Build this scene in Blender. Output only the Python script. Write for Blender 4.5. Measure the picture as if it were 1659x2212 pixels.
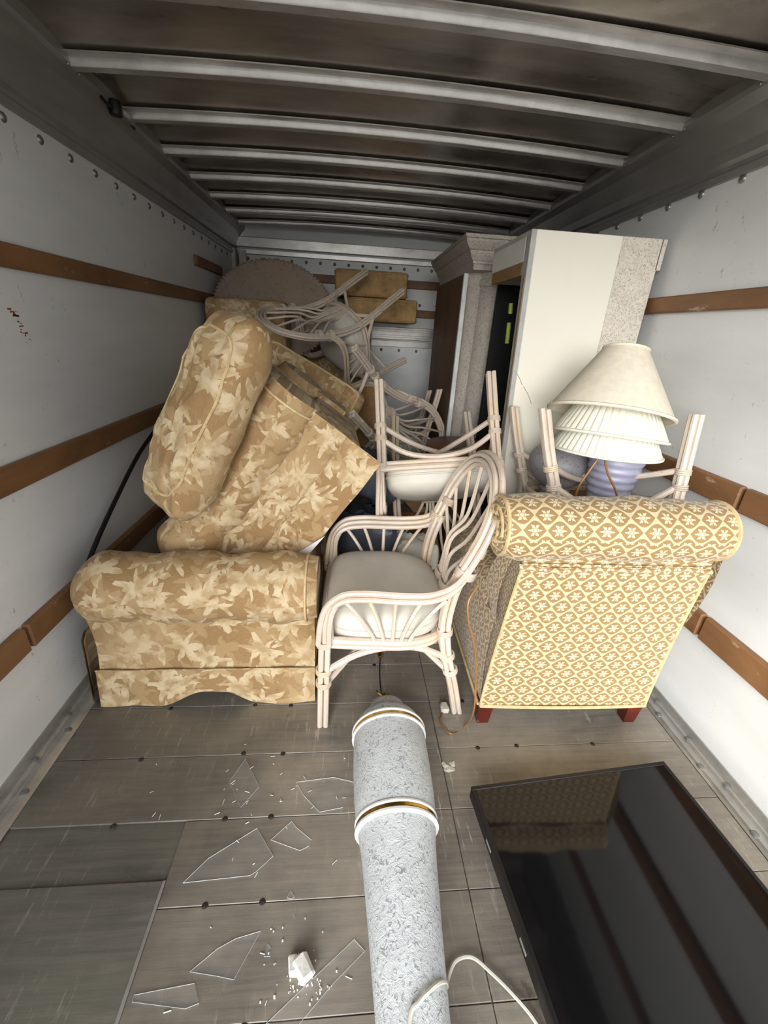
import bpy, math, random
import numpy as np
from mathutils import Vector, Matrix

random.seed(7)
for o in list(bpy.data.objects):
    bpy.data.objects.remove(o)
SC = bpy.context.scene
COL = SC.collection
PI = math.pi

# ------------------------------------------------------------------ camera
FPX, CX, CY, CAMZ = 900.0, 829.5, 1106.0, 1.326
YAW, PITCH, ROLL = math.radians(5.523), math.radians(23.46), math.radians(-3.245)
_f = np.array([math.sin(YAW) * math.cos(PITCH), math.cos(YAW) * math.cos(PITCH), -math.sin(PITCH)])
_r = np.array([math.cos(YAW), -math.sin(YAW), 0.0])
_d = np.cross(_f, _r)
_r2 = math.cos(ROLL) * _r + math.sin(ROLL) * _d
_d2 = -math.sin(ROLL) * _r + math.cos(ROLL) * _d
cam_data = bpy.data.cameras.new('camera')
cam_data.sensor_fit = 'HORIZONTAL'
cam_data.sensor_width = 36.0
cam_data.lens = FPX / 1659.0 * 36.0
cam_data.clip_start = 0.02
cam = bpy.data.objects.new('camera', cam_data)
COL.objects.link(cam)
cam.matrix_world = Matrix(((_r2[0], -_d2[0], -_f[0], 0), (_r2[1], -_d2[1], -_f[1], 0),
                           (_r2[2], -_d2[2], -_f[2], CAMZ), (0, 0, 0, 1)))
SC.camera = cam


def ray(px, py):
    return _r2 * ((px - CX) / FPX) + _d2 * ((py - CY) / FPX) + _f


def atY(px, py, Y):
    v = ray(px, py); v = v * (Y / v[1]); return Vector((v[0], v[1], v[2] + CAMZ))


def atZ(px, py, Z):
    v = ray(px, py); v = v * ((Z - CAMZ) / v[2]); return Vector((v[0], v[1], Z))


# ------------------------------------------------------------------ light
W = bpy.data.worlds.new('sky'); SC.world = W; W.use_nodes = True
wn = W.node_tree.nodes; wl = W.node_tree.links
bg = wn['Background']
sky_tc = wn.new('ShaderNodeTexCoord'); sky_sep = wn.new('ShaderNodeSeparateXYZ')
sky_ramp = wn.new('ShaderNodeValToRGB')
wl.new(sky_tc.outputs['Generated'], sky_sep.inputs[0])
sky_map = wn.new('ShaderNodeMapRange'); sky_map.inputs[1].default_value = -1; sky_map.inputs[2].default_value = 1
wl.new(sky_sep.outputs['Z'], sky_map.inputs[0]); wl.new(sky_map.outputs[0], sky_ramp.inputs[0])
sky_ramp.color_ramp.elements[0].position = 0.44; sky_ramp.color_ramp.elements[0].color = (.42, .40, .37, 1)
sky_ramp.color_ramp.elements[1].position = 0.56; sky_ramp.color_ramp.elements[1].color = (.95, .98, 1.03, 1)
wl.new(sky_ramp.outputs[0], bg.inputs[0])
bg.inputs[1].default_value = 2.0
sun_d = bpy.data.lights.new('sun', 'SUN'); sun_d.energy = 6.5; sun_d.angle = math.radians(60); sun_d.color = (1, .985, .95)
sun = bpy.data.objects.new('sun', sun_d); COL.objects.link(sun)
_sv = Vector((-0.52, -1.0, 0.22))      # from the scene towards the hazy sun, behind and left of the camera
sun.rotation_euler = _sv.to_track_quat('Z', 'Y').to_euler(); sun.location = (-2, -4, 4)
SC.view_settings.view_transform = 'Standard'
SC.view_settings.look = 'None'
SC.view_settings.gamma = 1
SC.view_settings.use_curve_mapping = False
SC.view_settings.exposure = 0.62


# ------------------------------------------------------------------ mesh builder
class MB:
    def __init__(self):
        self.v = []; self.f = []; self.uv = []; self.mi = []

    def quad_faces(self, idx, uvs=None, mi=0):
        self.f.append(tuple(idx)); self.uv.append(uvs); self.mi.append(mi)

    def add(self, verts, faces, uvs=None, mi=0):
        b = len(self.v); self.v += [tuple(p) for p in verts]
        for k, fc in enumerate(faces):
            self.f.append(tuple(b + i for i in fc)); self.uv.append(uvs[k] if uvs else None); self.mi.append(mi)
        return self

    def box(self, a, b, m=None, bev=0.0, mi=0):
        (x0, y0, z0), (x1, y1, z1) = a, b
        if bev <= 0:
            P = [(x, y, z) for z in (z0, z1) for y in (y0, y1) for x in (x0, x1)]
            F = [(0, 2, 3, 1), (4, 5, 7, 6), (0, 1, 5, 4), (2, 6, 7, 3), (0, 4, 6, 2), (1, 3, 7, 5)]
        else:
            c = Vector(((x0 + x1) / 2, (y0 + y1) / 2, (z0 + z1) / 2)); h = Vector(((x1 - x0) / 2, (y1 - y0) / 2, (z1 - z0) / 2))
            bev = min(bev, h.x * .95, h.y * .95, h.z * .95)
            P = []; F = []; ids = {}
            for sx in (-1, 1):
                for sy in (-1, 1):
                    for sz in (-1, 1):
                        s = (sx, sy, sz)
                        for ax in range(3):
                            q = [c[i] + s[i] * (h[i] if i == ax else h[i] - bev) for i in range(3)]
                            ids[(s, ax)] = len(P); P.append(tuple(q))
            for ax in range(3):
                o1, o2 = [i for i in range(3) if i != ax]
                for s in (-1, 1):
                    q = []
                    for (p, r) in ((-1, -1), (1, -1), (1, 1), (-1, 1)):
                        t = [0, 0, 0]; t[ax] = s; t[o1] = p; t[o2] = r; q.append(ids[(tuple(t), ax)])
                    flip = (s < 0) ^ (ax == 1)
                    F.append(tuple(q[::-1]) if flip else tuple(q))
            for ax in range(3):
                o1, o2 = [i for i in range(3) if i != ax]
                for p in (-1, 1):
                    for r in (-1, 1):
                        t0 = [0, 0, 0]; t1 = [0, 0, 0]
                        t0[o1] = t1[o1] = p; t0[o2] = t1[o2] = r; t0[ax] = -1; t1[ax] = 1
                        q = (ids[(tuple(t0), o1)], ids[(tuple(t0), o2)], ids[(tuple(t1), o2)], ids[(tuple(t1), o1)])
                        n = (Vector(P[q[1]]) - Vector(P[q[0]])).cross(Vector(P[q[2]]) - Vector(P[q[0]]))
                        if n.dot(Vector(P[q[0]]) - c) < 0: q = q[::-1]
                        F.append(q)
            for sx in (-1, 1):
                for sy in (-1, 1):
                    for sz in (-1, 1):
                        s = (sx, sy, sz); q = tuple(ids[(s, a)] for a in range(3))
                        n = (Vector(P[q[1]]) - Vector(P[q[0]])).cross(Vector(P[q[2]]) - Vector(P[q[0]]))
                        if n.dot(Vector(P[q[0]]) - c) < 0: q = q[::-1]
                        F.append(q)
        if m is not None: P = [tuple(m @ Vector(p)) for p in P]
        uvs = []
        for fc in F:
            p = [Vector(P[i]) for i in fc]; n = (p[1] - p[0]).cross(p[2] - p[0])
            ax = max(range(3), key=lambda i: abs(n[i])); o = [i for i in range(3) if i != ax]
            uvs.append([(q[o[0]], q[o[1]]) for q in p])
        self.add(P, F, uvs, mi); return self

    def grid(self, fn, nu, nv, closed_u=False, closed_v=False, uvfn=None, mi=0, flip=False):
        """fn(u,v) for u,v in 0..1 ; uvfn(u,v)->(s,t) metres"""
        b = len(self.v); cu = nu if closed_u else nu + 1; cv = nv if closed_v else nv + 1
        for j in range(cv):
            for i in range(cu):
                self.v.append(tuple(fn(i / nu, j / nv)))
        for j in range(nv):
            for i in range(nu):
                a = b + j * cu + i; e = b + j * cu + (i + 1) % cu
                c = b + ((j + 1) % cv) * cu + (i + 1) % cu; d = b + ((j + 1) % cv) * cu + i
                q = (a, e, c, d); uv = None
                if uvfn: uv = [uvfn(i / nu, j / nv), uvfn((i + 1) / nu, j / nv), uvfn((i + 1) / nu, (j + 1) / nv), uvfn(i / nu, (j + 1) / nv)]
                if flip:
                    q = q[::-1]; uv = uv[::-1] if uv else None
                self.f.append(q); self.uv.append(uv); self.mi.append(mi)
        return self

    def tube(self, pts, r, n=8, cap=True, closed=False, mi=0):
        pts = [Vector(p) for p in pts]; N = len(pts)
        rr = r if isinstance(r, (list, tuple)) else [r] * N
        tang = []
        for i in range(N):
            if closed: t = pts[(i + 1) % N] - pts[i - 1]
            else: t = pts[min(i + 1, N - 1)] - pts[max(i - 1, 0)]
            tang.append(t.normalized() if t.length > 1e-9 else Vector((0, 0, 1)))
        up = Vector((0, 0, 1)) if abs(tang[0].z) < .9 else Vector((1, 0, 0))
        nrm = (up - tang[0] * up.dot(tang[0])).normalized()
        b = len(self.v); acc = 0
        ls = [0]
        for i in range(1, N): ls.append(ls[-1] + (pts[i] - pts[i - 1]).length)
        for i in range(N):
            if i:
                ax = tang[i - 1].cross(tang[i])
                if ax.length > 1e-7: nrm = Matrix.Rotation(tang[i - 1].angle(tang[i]), 3, ax.normalized()) @ nrm
                nrm = (nrm - tang[i] * nrm.dot(tang[i])).normalized()
            bi = tang[i].cross(nrm)
            for k in range(n):
                a = 2 * PI * k / n
                self.v.append(tuple(pts[i] + (nrm * math.cos(a) + bi * math.sin(a)) * rr[i]))
        M = N if closed else N - 1
        for i in range(M):
            for k in range(n):
                j = (i + 1) % N
                self.f.append((b + i * n + k, b + i * n + (k + 1) % n, b + j * n + (k + 1) % n, b + j * n + k))
                l0 = ls[i]; l1 = ls[i + 1] if i + 1 < N else ls[i]
                c = 2 * PI * rr[i]
                self.uv.append([(l0, c * k / n), (l0, c * (k + 1) / n), (l1, c * (k + 1) / n), (l1, c * k / n)]); self.mi.append(mi)
        if cap and not closed:
            self.f.append(tuple(b + k for k in range(n))[::-1]); self.uv.append(None); self.mi.append(mi)
            self.f.append(tuple(b + (N - 1) * n + k for k in range(n))); self.uv.append(None); self.mi.append(mi)
        return self

    def lathe(self, prof, n=32, m=None, rfn=None, mi=0, cap=True):
        """prof list of (r,z). rfn(angle, i)->radius factor"""
        b = len(self.v); L = [0]
        for i in range(1, len(prof)): L.append(L[-1] + math.hypot(prof[i][0] - prof[i - 1][0], prof[i][1] - prof[i - 1][1]))
        for i, (r, z) in enumerate(prof):
            for k in range(n):
                a = 2 * PI * k / n; q = r * (rfn(a, i) if rfn else 1)
                p = Vector((q * math.cos(a), q * math.sin(a), z))
                self.v.append(tuple(m @ p if m is not None else p))
        R = max(p[0] for p in prof)
        for i in range(len(prof) - 1):
            for k in range(n):
                k2 = (k + 1) % n
                self.f.append((b + i * n + k, b + i * n + k2, b + (i + 1) * n + k2, b + (i + 1) * n + k))
                s0, s1 = 2 * PI * R * k / n, 2 * PI * R * (k + 1) / n
                self.uv.append([(s0, L[i]), (s1, L[i]), (s1, L[i + 1]), (s0, L[i + 1])]); self.mi.append(mi)
        if cap:
            if prof[0][0] > 1e-4: self.f.append(tuple(b + k for k in range(n))[::-1]); self.uv.append(None); self.mi.append(mi)
            e = b + (len(prof) - 1) * n
            if prof[-1][0] > 1e-4: self.f.append(tuple(e + k for k in range(n))); self.uv.append(None); self.mi.append(mi)
        return self

    def mesh(self, name, mats, smooth=True):
        me = bpy.data.meshes.new(name); me.from_pydata(self.v, [], self.f)
        mats = mats if isinstance(mats, (list, tuple)) else [mats]
        for m in mats: me.materials.append(m)
        uvl = me.uv_layers.new(name='UVMap'); d = np.zeros(len(me.loops) * 2, dtype=np.float32); k = 0
        for fc, uv in zip(self.f, self.uv):
            for i in range(len(fc)):
                if uv: d[k], d[k + 1] = uv[i]
                else: d[k], d[k + 1] = self.v[fc[i]][0], self.v[fc[i]][2]
                k += 2
        uvl.data.foreach_set('uv', d)
        me.polygons.foreach_set('material_index', self.mi)
        me.polygons.foreach_set('use_smooth', [smooth] * len(me.polygons))
        if smooth:
            try: me.set_sharp_from_angle(angle=math.radians(40))
            except Exception: pass
        me.update(); return me

    def build(self, name, mats, parent=None, smooth=True):
        o = bpy.data.objects.new(name, self.mesh(name, mats, smooth)); COL.objects.link(o); o.parent = parent
        return o


def inst(name, me, parent, loc=(0, 0, 0), rot=None, mat=None):
    o = bpy.data.objects.new(name, me); COL.objects.link(o); o.parent = parent
    if mat is not None: o.matrix_local = mat
    else:
        o.location = loc
        if rot: o.rotation_euler = rot
    return o


def empty(name, m=None, loc=None, rz=0):
    o = bpy.data.objects.new(name, None); COL.objects.link(o); o.empty_display_size = .1
    if m is not None: o.matrix_world = m
    else: o.location = loc or (0, 0, 0); o.rotation_euler = (0, 0, rz)
    return o


def tag(o, label=None, cat=None, group=None, kind=None):
    if label: o['label'] = label
    if cat: o['category'] = cat
    if group: o['group'] = group
    if kind: o['kind'] = kind
    return o


def copy_tree(o, parent=None):
    c = o.copy(); COL.objects.link(c); c.parent = parent
    for ch in list(o.children): copy_tree(ch, c)
    return c


def smooth_path(pts, sub=6):
    P = [Vector(p) for p in pts]; out = []
    for i in range(len(P) - 1):
        p0 = P[i - 1] if i else P[0] * 2 - P[1]; p1, p2 = P[i], P[i + 1]
        p3 = P[i + 2] if i + 2 < len(P) else P[-1] * 2 - P[-2]
        for k in range(sub):
            t = k / sub
            out.append(.5 * ((2 * p1) + (p2 - p0) * t + (2 * p0 - 5 * p1 + 4 * p2 - p3) * t * t + (3 * p1 - p0 - 3 * p2 + p3) * t ** 3))
    out.append(P[-1].copy()); return out


def basis(right, fwd, up, t):
    r, f, u = Vector(right).normalized(), Vector(fwd).normalized(), Vector(up).normalized()
    f = (f - u * f.dot(u)).normalized(); r = f.cross(u)
    return Matrix(((r.x, f.x, u.x, t[0]), (r.y, f.y, u.y, t[1]), (r.z, f.z, u.z, t[2]), (0, 0, 0, 1)))


# ------------------------------------------------------------------ materials
def srgb(r, g, b):
    def c(x):
        x /= 255.0
        return x / 12.92 if x <= .04045 else ((x + .055) / 1.055) ** 2.4
    return (c(r), c(g), c(b), 1)


class NT:
    def __init__(self, name, rough=.6, metal=0, spec=.5, color=None):
        self.m = bpy.data.materials.new(name); self.m.use_nodes = True
        self.t = self.m.node_tree; self.n = self.t.nodes; self.l = self.t.links
        self.b = self.n['Principled BSDF']
        self.b.inputs['Roughness'].default_value = rough; self.b.inputs['Metallic'].default_value = metal
        self.b.inputs['Specular IOR Level'].default_value = spec
        if color: self.b.inputs['Base Color'].default_value = color

    def inp(self, sock, val):
        if hasattr(val, 'is_output') or isinstance(val, bpy.types.NodeSocket): self.l.new(val, sock)
        else: sock.default_value = val

    def math(self, op, a, b=None, c=None, clamp=False):
        n = self.n.new('ShaderNodeMath'); n.operation = op; n.use_clamp = clamp
        self.inp(n.inputs[0], a)
        if b is not None: self.inp(n.inputs[1], b)
        if c is not None: self.inp(n.inputs[2], c)
        return n.outputs[0]

    def coord(self, kind='UV'):
        return self.n.new('ShaderNodeTexCoord').outputs[kind]

    def mapping(self, v, scale=(1, 1, 1), rot=(0, 0, 0), loc=(0, 0, 0)):
        n = self.n.new('ShaderNodeMapping'); self.l.new(v, n.inputs[0])
        n.inputs['Scale'].default_value = scale; n.inputs['Rotation'].default_value = rot; n.inputs['Location'].default_value = loc
        return n.outputs[0]

    def noise(self, v, scale, detail=3, rough=.55, dist=0, out=0):
        n = self.n.new('ShaderNodeTexNoise'); self.l.new(v, n.inputs['Vector'])
        n.inputs['Scale'].default_value = scale; n.inputs['Detail'].default_value = detail
        n.inputs['Roughness'].default_value = rough; n.inputs['Distortion'].default_value = dist
        return n.outputs[out]

    def voronoi(self, v, scale, dim='3D', feature='F1', rnd=1.0):
        n = self.n.new('ShaderNodeTexVoronoi'); n.voronoi_dimensions = dim; n.feature = feature
        self.l.new(v, n.inputs['Vector']); n.inputs['Scale'].default_value = scale; n.inputs['Randomness'].default_value = rnd
        return n

    def ramp(self, f, stops):
        n = self.n.new('ShaderNodeValToRGB'); self.l.new(f, n.inputs[0]); e = n.color_ramp.elements
        while len(e) < len(stops): e.new(.5)
        for k, (p, c) in enumerate(stops):
            e[k].position = p; e[k].color = c if hasattr(c, '__len__') else (c, c, c, 1)
        return n.outputs[0]

    def mix(self, f, a, b, mode='MIX'):
        n = self.n.new('ShaderNodeMix'); n.data_type = 'RGBA'; n.blend_type = mode
        self.inp(n.inputs[0], f); self.inp(n.inputs[6], a); self.inp(n.inputs[7], b)
        return n.outputs[2]

    def sep(self, v):
        n = self.n.new('ShaderNodeSeparateXYZ'); self.l.new(v, n.inputs[0]); return n.outputs

    def comb(self, x, y, z=0.0):
        n = self.n.new('ShaderNodeCombineXYZ'); self.inp(n.inputs[0], x); self.inp(n.inputs[1], y); self.inp(n.inputs[2], z)
        return n.outputs[0]

    def vmath(self, op, a, b=None):
        n = self.n.new('ShaderNodeVectorMath'); n.operation = op; self.inp(n.inputs[0], a)
        if b is not None: self.inp(n.inputs[1], b)
        return n.outputs[1] if op in ('LENGTH', 'DOT_PRODUCT', 'DISTANCE') else n.outputs[0]

    def bump(self, h, strength=.3, dist=.01):
        n = self.n.new('ShaderNodeBump'); self.l.new(h, n.inputs['Height'])
        n.inputs['Strength'].default_value = strength; n.inputs['Distance'].default_value = dist
        self.l.new(n.outputs[0], self.b.inputs['Normal'])

    def col(self, c): self.inp(self.b.inputs['Base Color'], c); return self
    def rough(self, c): self.inp(self.b.inputs['Roughness'], c); return self


def rand_shift(N, v):
    """shift a coordinate by the object's own random number so repeats differ"""
    oi = N.n.new('ShaderNodeObjectInfo')
    return N.vmath('ADD', v, N.comb(N.math('MULTIPLY', oi.outputs['Random'], 37.0), N.math('MULTIPLY', oi.outputs['Random'], 11.0), 0.0))


def mat_wall():
    N = NT('white_panel', .38, 0, .45)
    v = N.coord('Object')
    stain = N.noise(N.mapping(v, (1, .5, 2.2)), 1.4, 4, .6)
    c = N.mix(N.ramp(stain, [(.35, 0), (.75, 1)]), srgb(226, 228, 228), srgb(205, 206, 203))
    # scattered dark scuffs, short slanted strokes, denser low down where loads rub
    sc = N.noise(N.mapping(v, (1, 22, 9), (.5, 0, 0)), 1.7, 4, .75)
    area = N.noise(v, 2.3, 3, .6)
    low = N.ramp(N.sep(v)[2], [(.05, 1), (.95, .6)])
    k = N.math('MULTIPLY', N.ramp(sc, [(.64, 0), (.69, 1)]), N.ramp(area, [(.44, 0), (.56, 1)]))
    k = N.math('MULTIPLY', k, low)
    c = N.mix(N.math('MULTIPLY', k, .75), c, srgb(110, 108, 104))
    fine = N.noise(N.mapping(v, (1, 3, 8)), 12, 3, .7)
    c = N.mix(N.math('MULTIPLY', N.ramp(fine, [(.66, 0), (.74, 1)]), .35), c, srgb(140, 138, 132))
    N.col(c)
    N.bump(N.noise(v, 2.0, 2), .12, .03)
    return N.m


def mat_floor(base=(152, 143, 130), name='worn_floor_board'):
    N = NT(name, .4, .0, .5)
    v = N.n.new('ShaderNodeNewGeometry').outputs['Position']; w = N.vmath('ADD', v, (0, 0, 0))
    big = N.noise(w, 2.2, 5, .6, .4)
    c = N.mix(N.ramp(big, [(.32, 0), (.66, 1)]), srgb(88, 85, 82), srgb(*base))
    grain = N.noise(N.mapping(v, (2.2, 34, 1)), 2.2, 5, .65)
    c = N.mix(N.math('MULTIPLY', N.ramp(grain, [(.35, 0), (.75, 1)]), .35), c, srgb(182, 170, 152))
    scr = N.noise(N.mapping(v, (26, 3.0, 1), (0, 0, .45)), 2.4, 5, .8)
    a = N.noise(N.mapping(v, (1, 1, 1), (0, 0, 0), (3, 1, 0)), 1.5, 3)
    c = N.mix(N.math('MULTIPLY', N.math('MULTIPLY', N.ramp(scr, [(.57, 0), (.66, 1)]), N.ramp(a, [(.42, 0), (.58, 1)])), .65), c, srgb(206, 202, 190))
    st = N.noise(N.mapping(v, (3, 1.6, 1), (0, 0, .5), (5, 2, 0)), 2.0, 6, .7)
    c = N.mix(N.ramp(st, [(.66, 0), (.74, .75)]), c, srgb(38, 36, 34))
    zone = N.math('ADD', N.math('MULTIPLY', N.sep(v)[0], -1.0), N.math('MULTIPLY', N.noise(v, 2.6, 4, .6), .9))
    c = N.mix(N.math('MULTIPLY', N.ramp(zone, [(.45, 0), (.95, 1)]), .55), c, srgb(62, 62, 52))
    N.col(c)
    N.rough(N.ramp(N.noise(v, 3.5, 4, .6), [(.3, .22), (.7, .42)]))
    N.bump(grain, .15, .004)
    return N.m


def mat_wood(name, a, b, rough=.5, scale=(1, 1, 1)):
    N = NT(name, rough, 0, .4)
    v = rand_shift(N, N.mapping(N.coord('Object'), scale))
    g = N.noise(v, 6, 5, .65, .6)
    c = N.mix(N.ramp(g, [(.3, 0), (.7, 1)]), srgb(*a), srgb(*b))
    wv = N.noise(N.mapping(v, (1, 1, 1)), 30, 3, .7)
    c = N.mix(N.math('MULTIPLY', N.ramp(wv, [(.64, 0), (.74, 1)]), .5), c, srgb(205, 190, 168))
    N.col(c); N.bump(g, .25, .004)
    return N.m


def mat_metal(name, c0, c1, rough=.35, metal=.85, scale=(1, 1, 1), nscale=3):
    N = NT(name, rough, metal, .5)
    v = N.mapping(N.coord('Object'), scale)
    g = N.noise(v, nscale, 5, .65, .5)
    N.col(N.mix(N.ramp(g, [(.3, 0), (.72, 1)]), srgb(*c0), srgb(*c1)))
    N.rough(N.math('MULTIPLY_ADD', g, .25, rough - .1))
    N.bump(N.noise(v, nscale * .7, 3), .2, .02)
    return N.m


def petals(N, uv, scale, npet, r0, amp, seed, rnd=1.0, soft=.03):
    """star shaped blossoms / leaves, one for each cell of a 2D Voronoi"""
    p = N.mapping(uv, (scale, scale, 1), (0, 0, 0), (seed, seed * .37, 0))
    vo = N.voronoi(p, 1.0, '2D', 'F1', rnd)
    d = N.vmath('SUBTRACT', p, vo.outputs['Position'])
    x, y, _z = N.sep(d)
    cs = N.n.new('ShaderNodeSeparateColor'); N.l.new(vo.outputs['Color'], cs.inputs[0])
    ang = N.math('ADD', N.math('ARCTAN2', y, x), N.math('MULTIPLY', cs.outputs[0], 6.283))
    r = N.vmath('LENGTH', N.comb(x, y, 0))
    a1 = N.math('SUBTRACT', 1.0, N.math('MULTIPLY', N.math('ABSOLUTE', N.math('SINE', N.math('MULTIPLY', ang, npet / 2))), 2.0))
    a2 = N.math('SINE', N.math('MULTIPLY_ADD', ang, 2.0, cs.outputs[1]))
    a3 = N.math('COSINE', N.math('MULTIPLY', ang, npet * 2 + 1))
    R = N.math('ADD', N.math('MULTIPLY_ADD', a1, amp, r0), N.math('MULTIPLY_ADD', a2, amp * .45, N.math('MULTIPLY', a3, amp * .3)))
    k = N.math('DIVIDE', N.math('SUBTRACT', R, r), soft, clamp=True)
    return k, r


def mat_leaf():
    N = NT('leaf_damask_fabric', .7, 0, .25)
    uv = rand_shift(N, N.coord('UV'))
    wob = N.noise(uv, 9, 2, .5, 0, 1)
    uvd = N.vmath('ADD', uv, N.vmath('MULTIPLY', N.vmath('SUBTRACT', wob, (.5, .5, .5)), (.05, .05, 0)))
    k1, r1 = petals(N, uvd, 7.2, 6, .42, .19, 1.3)
    k2, r2 = petals(N, uvd, 10.5, 5, .38, .18, 7.7)
    k2 = N.math('MULTIPLY', k2, N.ramp(N.noise(uv, 6, 2), [(.47, 0), (.53, 1)]))
    k3, r3 = petals(N, uvd, 8.6, 5, .44, .18, 4.1)
    k = N.math('MAXIMUM', k1, k2)
    thread = N.noise(N.mapping(uv, (1, 14, 1)), 60, 2, .6)
    base = N.mix(N.ramp(thread, [(.3, 0), (.7, 1)]), srgb(132, 103, 68), srgb(162, 131, 90))
    shade = N.ramp(N.noise(uvd, 22, 3), [(.4, 0), (.6, 1)])
    leaf = N.mix(shade, srgb(172, 147, 108), srgb(200, 181, 148))
    c = N.mix(N.math('MULTIPLY', k3, .5), base, srgb(178, 152, 112))
    vein = N.ramp(r1, [(.0, .0), (.10, 1)])
    c = N.mix(k, c, leaf)
    c = N.mix(N.math('MULTIPLY', N.math('SUBTRACT', 1.0, vein), .5), c, srgb(160, 132, 92))
    wear = N.noise(uv, 2.6, 3, .6)
    c = N.mix(N.math('MULTIPLY', N.ramp(wear, [(.5, 0), (.72, 1)]), .55), c, srgb(190, 166, 126))
    N.col(c)
    N.b.inputs['Sheen Weight'].default_value = .06
    N.bump(N.math('MULTIPLY_ADD', k, .6, N.math('MULTIPLY', thread, .4)), .35, .003)
    return N.m


def mat_ogee():
    N = NT('ogee_brocade_fabric', .6, 0, .3)
    uv = N.coord('UV'); WU, HV = .069, .0425
    x, y, _z = N.sep(uv)
    def lattice(ox, oy):
        xs = N.math('SUBTRACT', x, ox); ys = N.math('SUBTRACT', y, oy)
        lx = N.math('SUBTRACT', xs, N.math('MULTIPLY', N.math('ROUND', N.math('DIVIDE', xs, WU)), WU))
        ly = N.math('SUBTRACT', ys, N.math('MULTIPLY', N.math('ROUND', N.math('DIVIDE', ys, 2 * HV)), 2 * HV))
        top = N.math('MULTIPLY', N.math('POWER', N.math('COSINE', N.math('MULTIPLY', lx, PI / (WU * 1.02))), 1.1), HV * .66)
        return lx, ly, N.math('SUBTRACT', top, N.math('ABSOLUTE', ly))
    ax_, ay_, da = lattice(0.0, 0.0); bx_, by_, db = lattice(WU / 2, HV)
    s = N.math('GREATER_THAN', da, db)
    d = N.math('MAXIMUM', da, db)
    sel = lambda p, q: N.math('ADD', N.math('MULTIPLY', s, p), N.math('MULTIPLY', N.math('SUBTRACT', 1.0, s), q))
    lx = sel(ax_, bx_); ly = sel(ay_, by_)
    cell = N.ramp(N.math('MULTIPLY', d, 20.0), [(.02, 0), (.05, 1)])
    dd = N.math('MULTIPLY_ADD', d, 20.0, .5)
    groove = N.math('SUBTRACT', N.ramp(dd, [(.36, 0), (.38, 1)]), N.ramp(dd, [(.41, 0), (.43, 1)]))
    ang = N.math('ARCTAN2', ly, lx); r = N.vmath('LENGTH', N.comb(lx, ly, 0))
    R = N.math('ADD', N.math('MULTIPLY_ADD', N.math('COSINE', N.math('MULTIPLY', ang, 6)), .0052, .0135),
               N.math('MULTIPLY', N.math('COSINE', N.math('MULTIPLY', ang, 14)), .0025))
    fl = N.math('DIVIDE', N.math('SUBTRACT', R, r), .0012, clamp=True)
    hole = N.math('DIVIDE', N.math('SUBTRACT', N.math('ABSOLUTE', N.math('SUBTRACT', r, .0065)), .0010), .001, clamp=True)
    fl = N.math('MULTIPLY', fl, N.math('MULTIPLY_ADD', hole, .6, .4))
    thread = N.noise(N.mapping(uv, (1, 10, 1)), 90, 2, .6)
    gold = N.mix(N.ramp(thread, [(.3, 0), (.7, 1)]), srgb(134, 107, 66), srgb(150, 122, 80))
    cream = N.mix(N.ramp(thread, [(.3, 0), (.7, 1)]), srgb(186, 168, 134), srgb(198, 182, 150))
    c = N.mix(cell, cream, gold)
    c = N.mix(N.math('MULTIPLY', groove, .35), c, srgb(176, 150, 108))
    c = N.mix(fl, c, srgb(202, 188, 158))
    N.col(c)
    N.b.inputs['Sheen Weight'].default_value = .2
    N.bump(N.math('ADD', N.math('SUBTRACT', fl, cell), N.math('MULTIPLY', thread, .3)), .3, .002)
    return N.m


def mat_rattan():
    N = NT('whitewashed_rattan', .42, 0, .5)
    v = rand_shift(N, N.coord('Object'))
    g = N.noise(N.mapping(v, (1, 1, 1)), 7, 4, .6)
    c = N.mix(N.ramp(g, [(.35, 0), (.7, 1)]), srgb(196, 178, 162), srgb(212, 200, 186))
    st = N.noise(v, 40, 3, .7)
    c = N.mix(N.math('MULTIPLY', N.ramp(st, [(.62, 0), (.72, 1)]), .5), c, srgb(168, 146, 118))
    y = N.noise(v, 3.2, 2)
    c = N.mix(N.math('MULTIPLY', N.ramp(y, [(.55, 0), (.72, 1)]), .5), c, srgb(214, 190, 140))
    N.col(c); N.bump(N.noise(v, 22, 3), .15, .003)
    return N.m


def mat_plain(name, c, rough=.6, metal=0, spec=.5, var=.08, nscale=8, bump=0.0):
    N = NT(name, rough, metal, spec)
    v = N.coord('Object'); g = N.noise(v, nscale, 4, .6)
    d = tuple(max(0, x * (1 - var * 2)) for x in c)
    N.col(N.mix(N.ramp(g, [(.3, 0), (.7, 1)]), srgb(*d), srgb(*c)))
    if bump: N.bump(N.noise(v, nscale * 3, 3), bump, .004)
    return N.m


def mat_stone(name, light, dark, scale=60, thr=.56, amount=.8, bump=.5, rough=.65):
    N = NT(name, rough, 0, .35)
    v = N.coord('Object')
    g = N.noise(v, scale, 3, .7, 1.6)
    w = N.noise(v, scale * .22, 3)
    c = N.mix(N.ramp(w, [(.3, 0), (.7, 1)]), srgb(*[x * .93 for x in light]), srgb(*light))
    c = N.mix(N.math('MULTIPLY', N.ramp(g, [(thr, 0), (thr + .07, 1)]), amount), c, srgb(*dark))
    N.col(c); N.bump(g, bump, .004)
    return N.m


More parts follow.
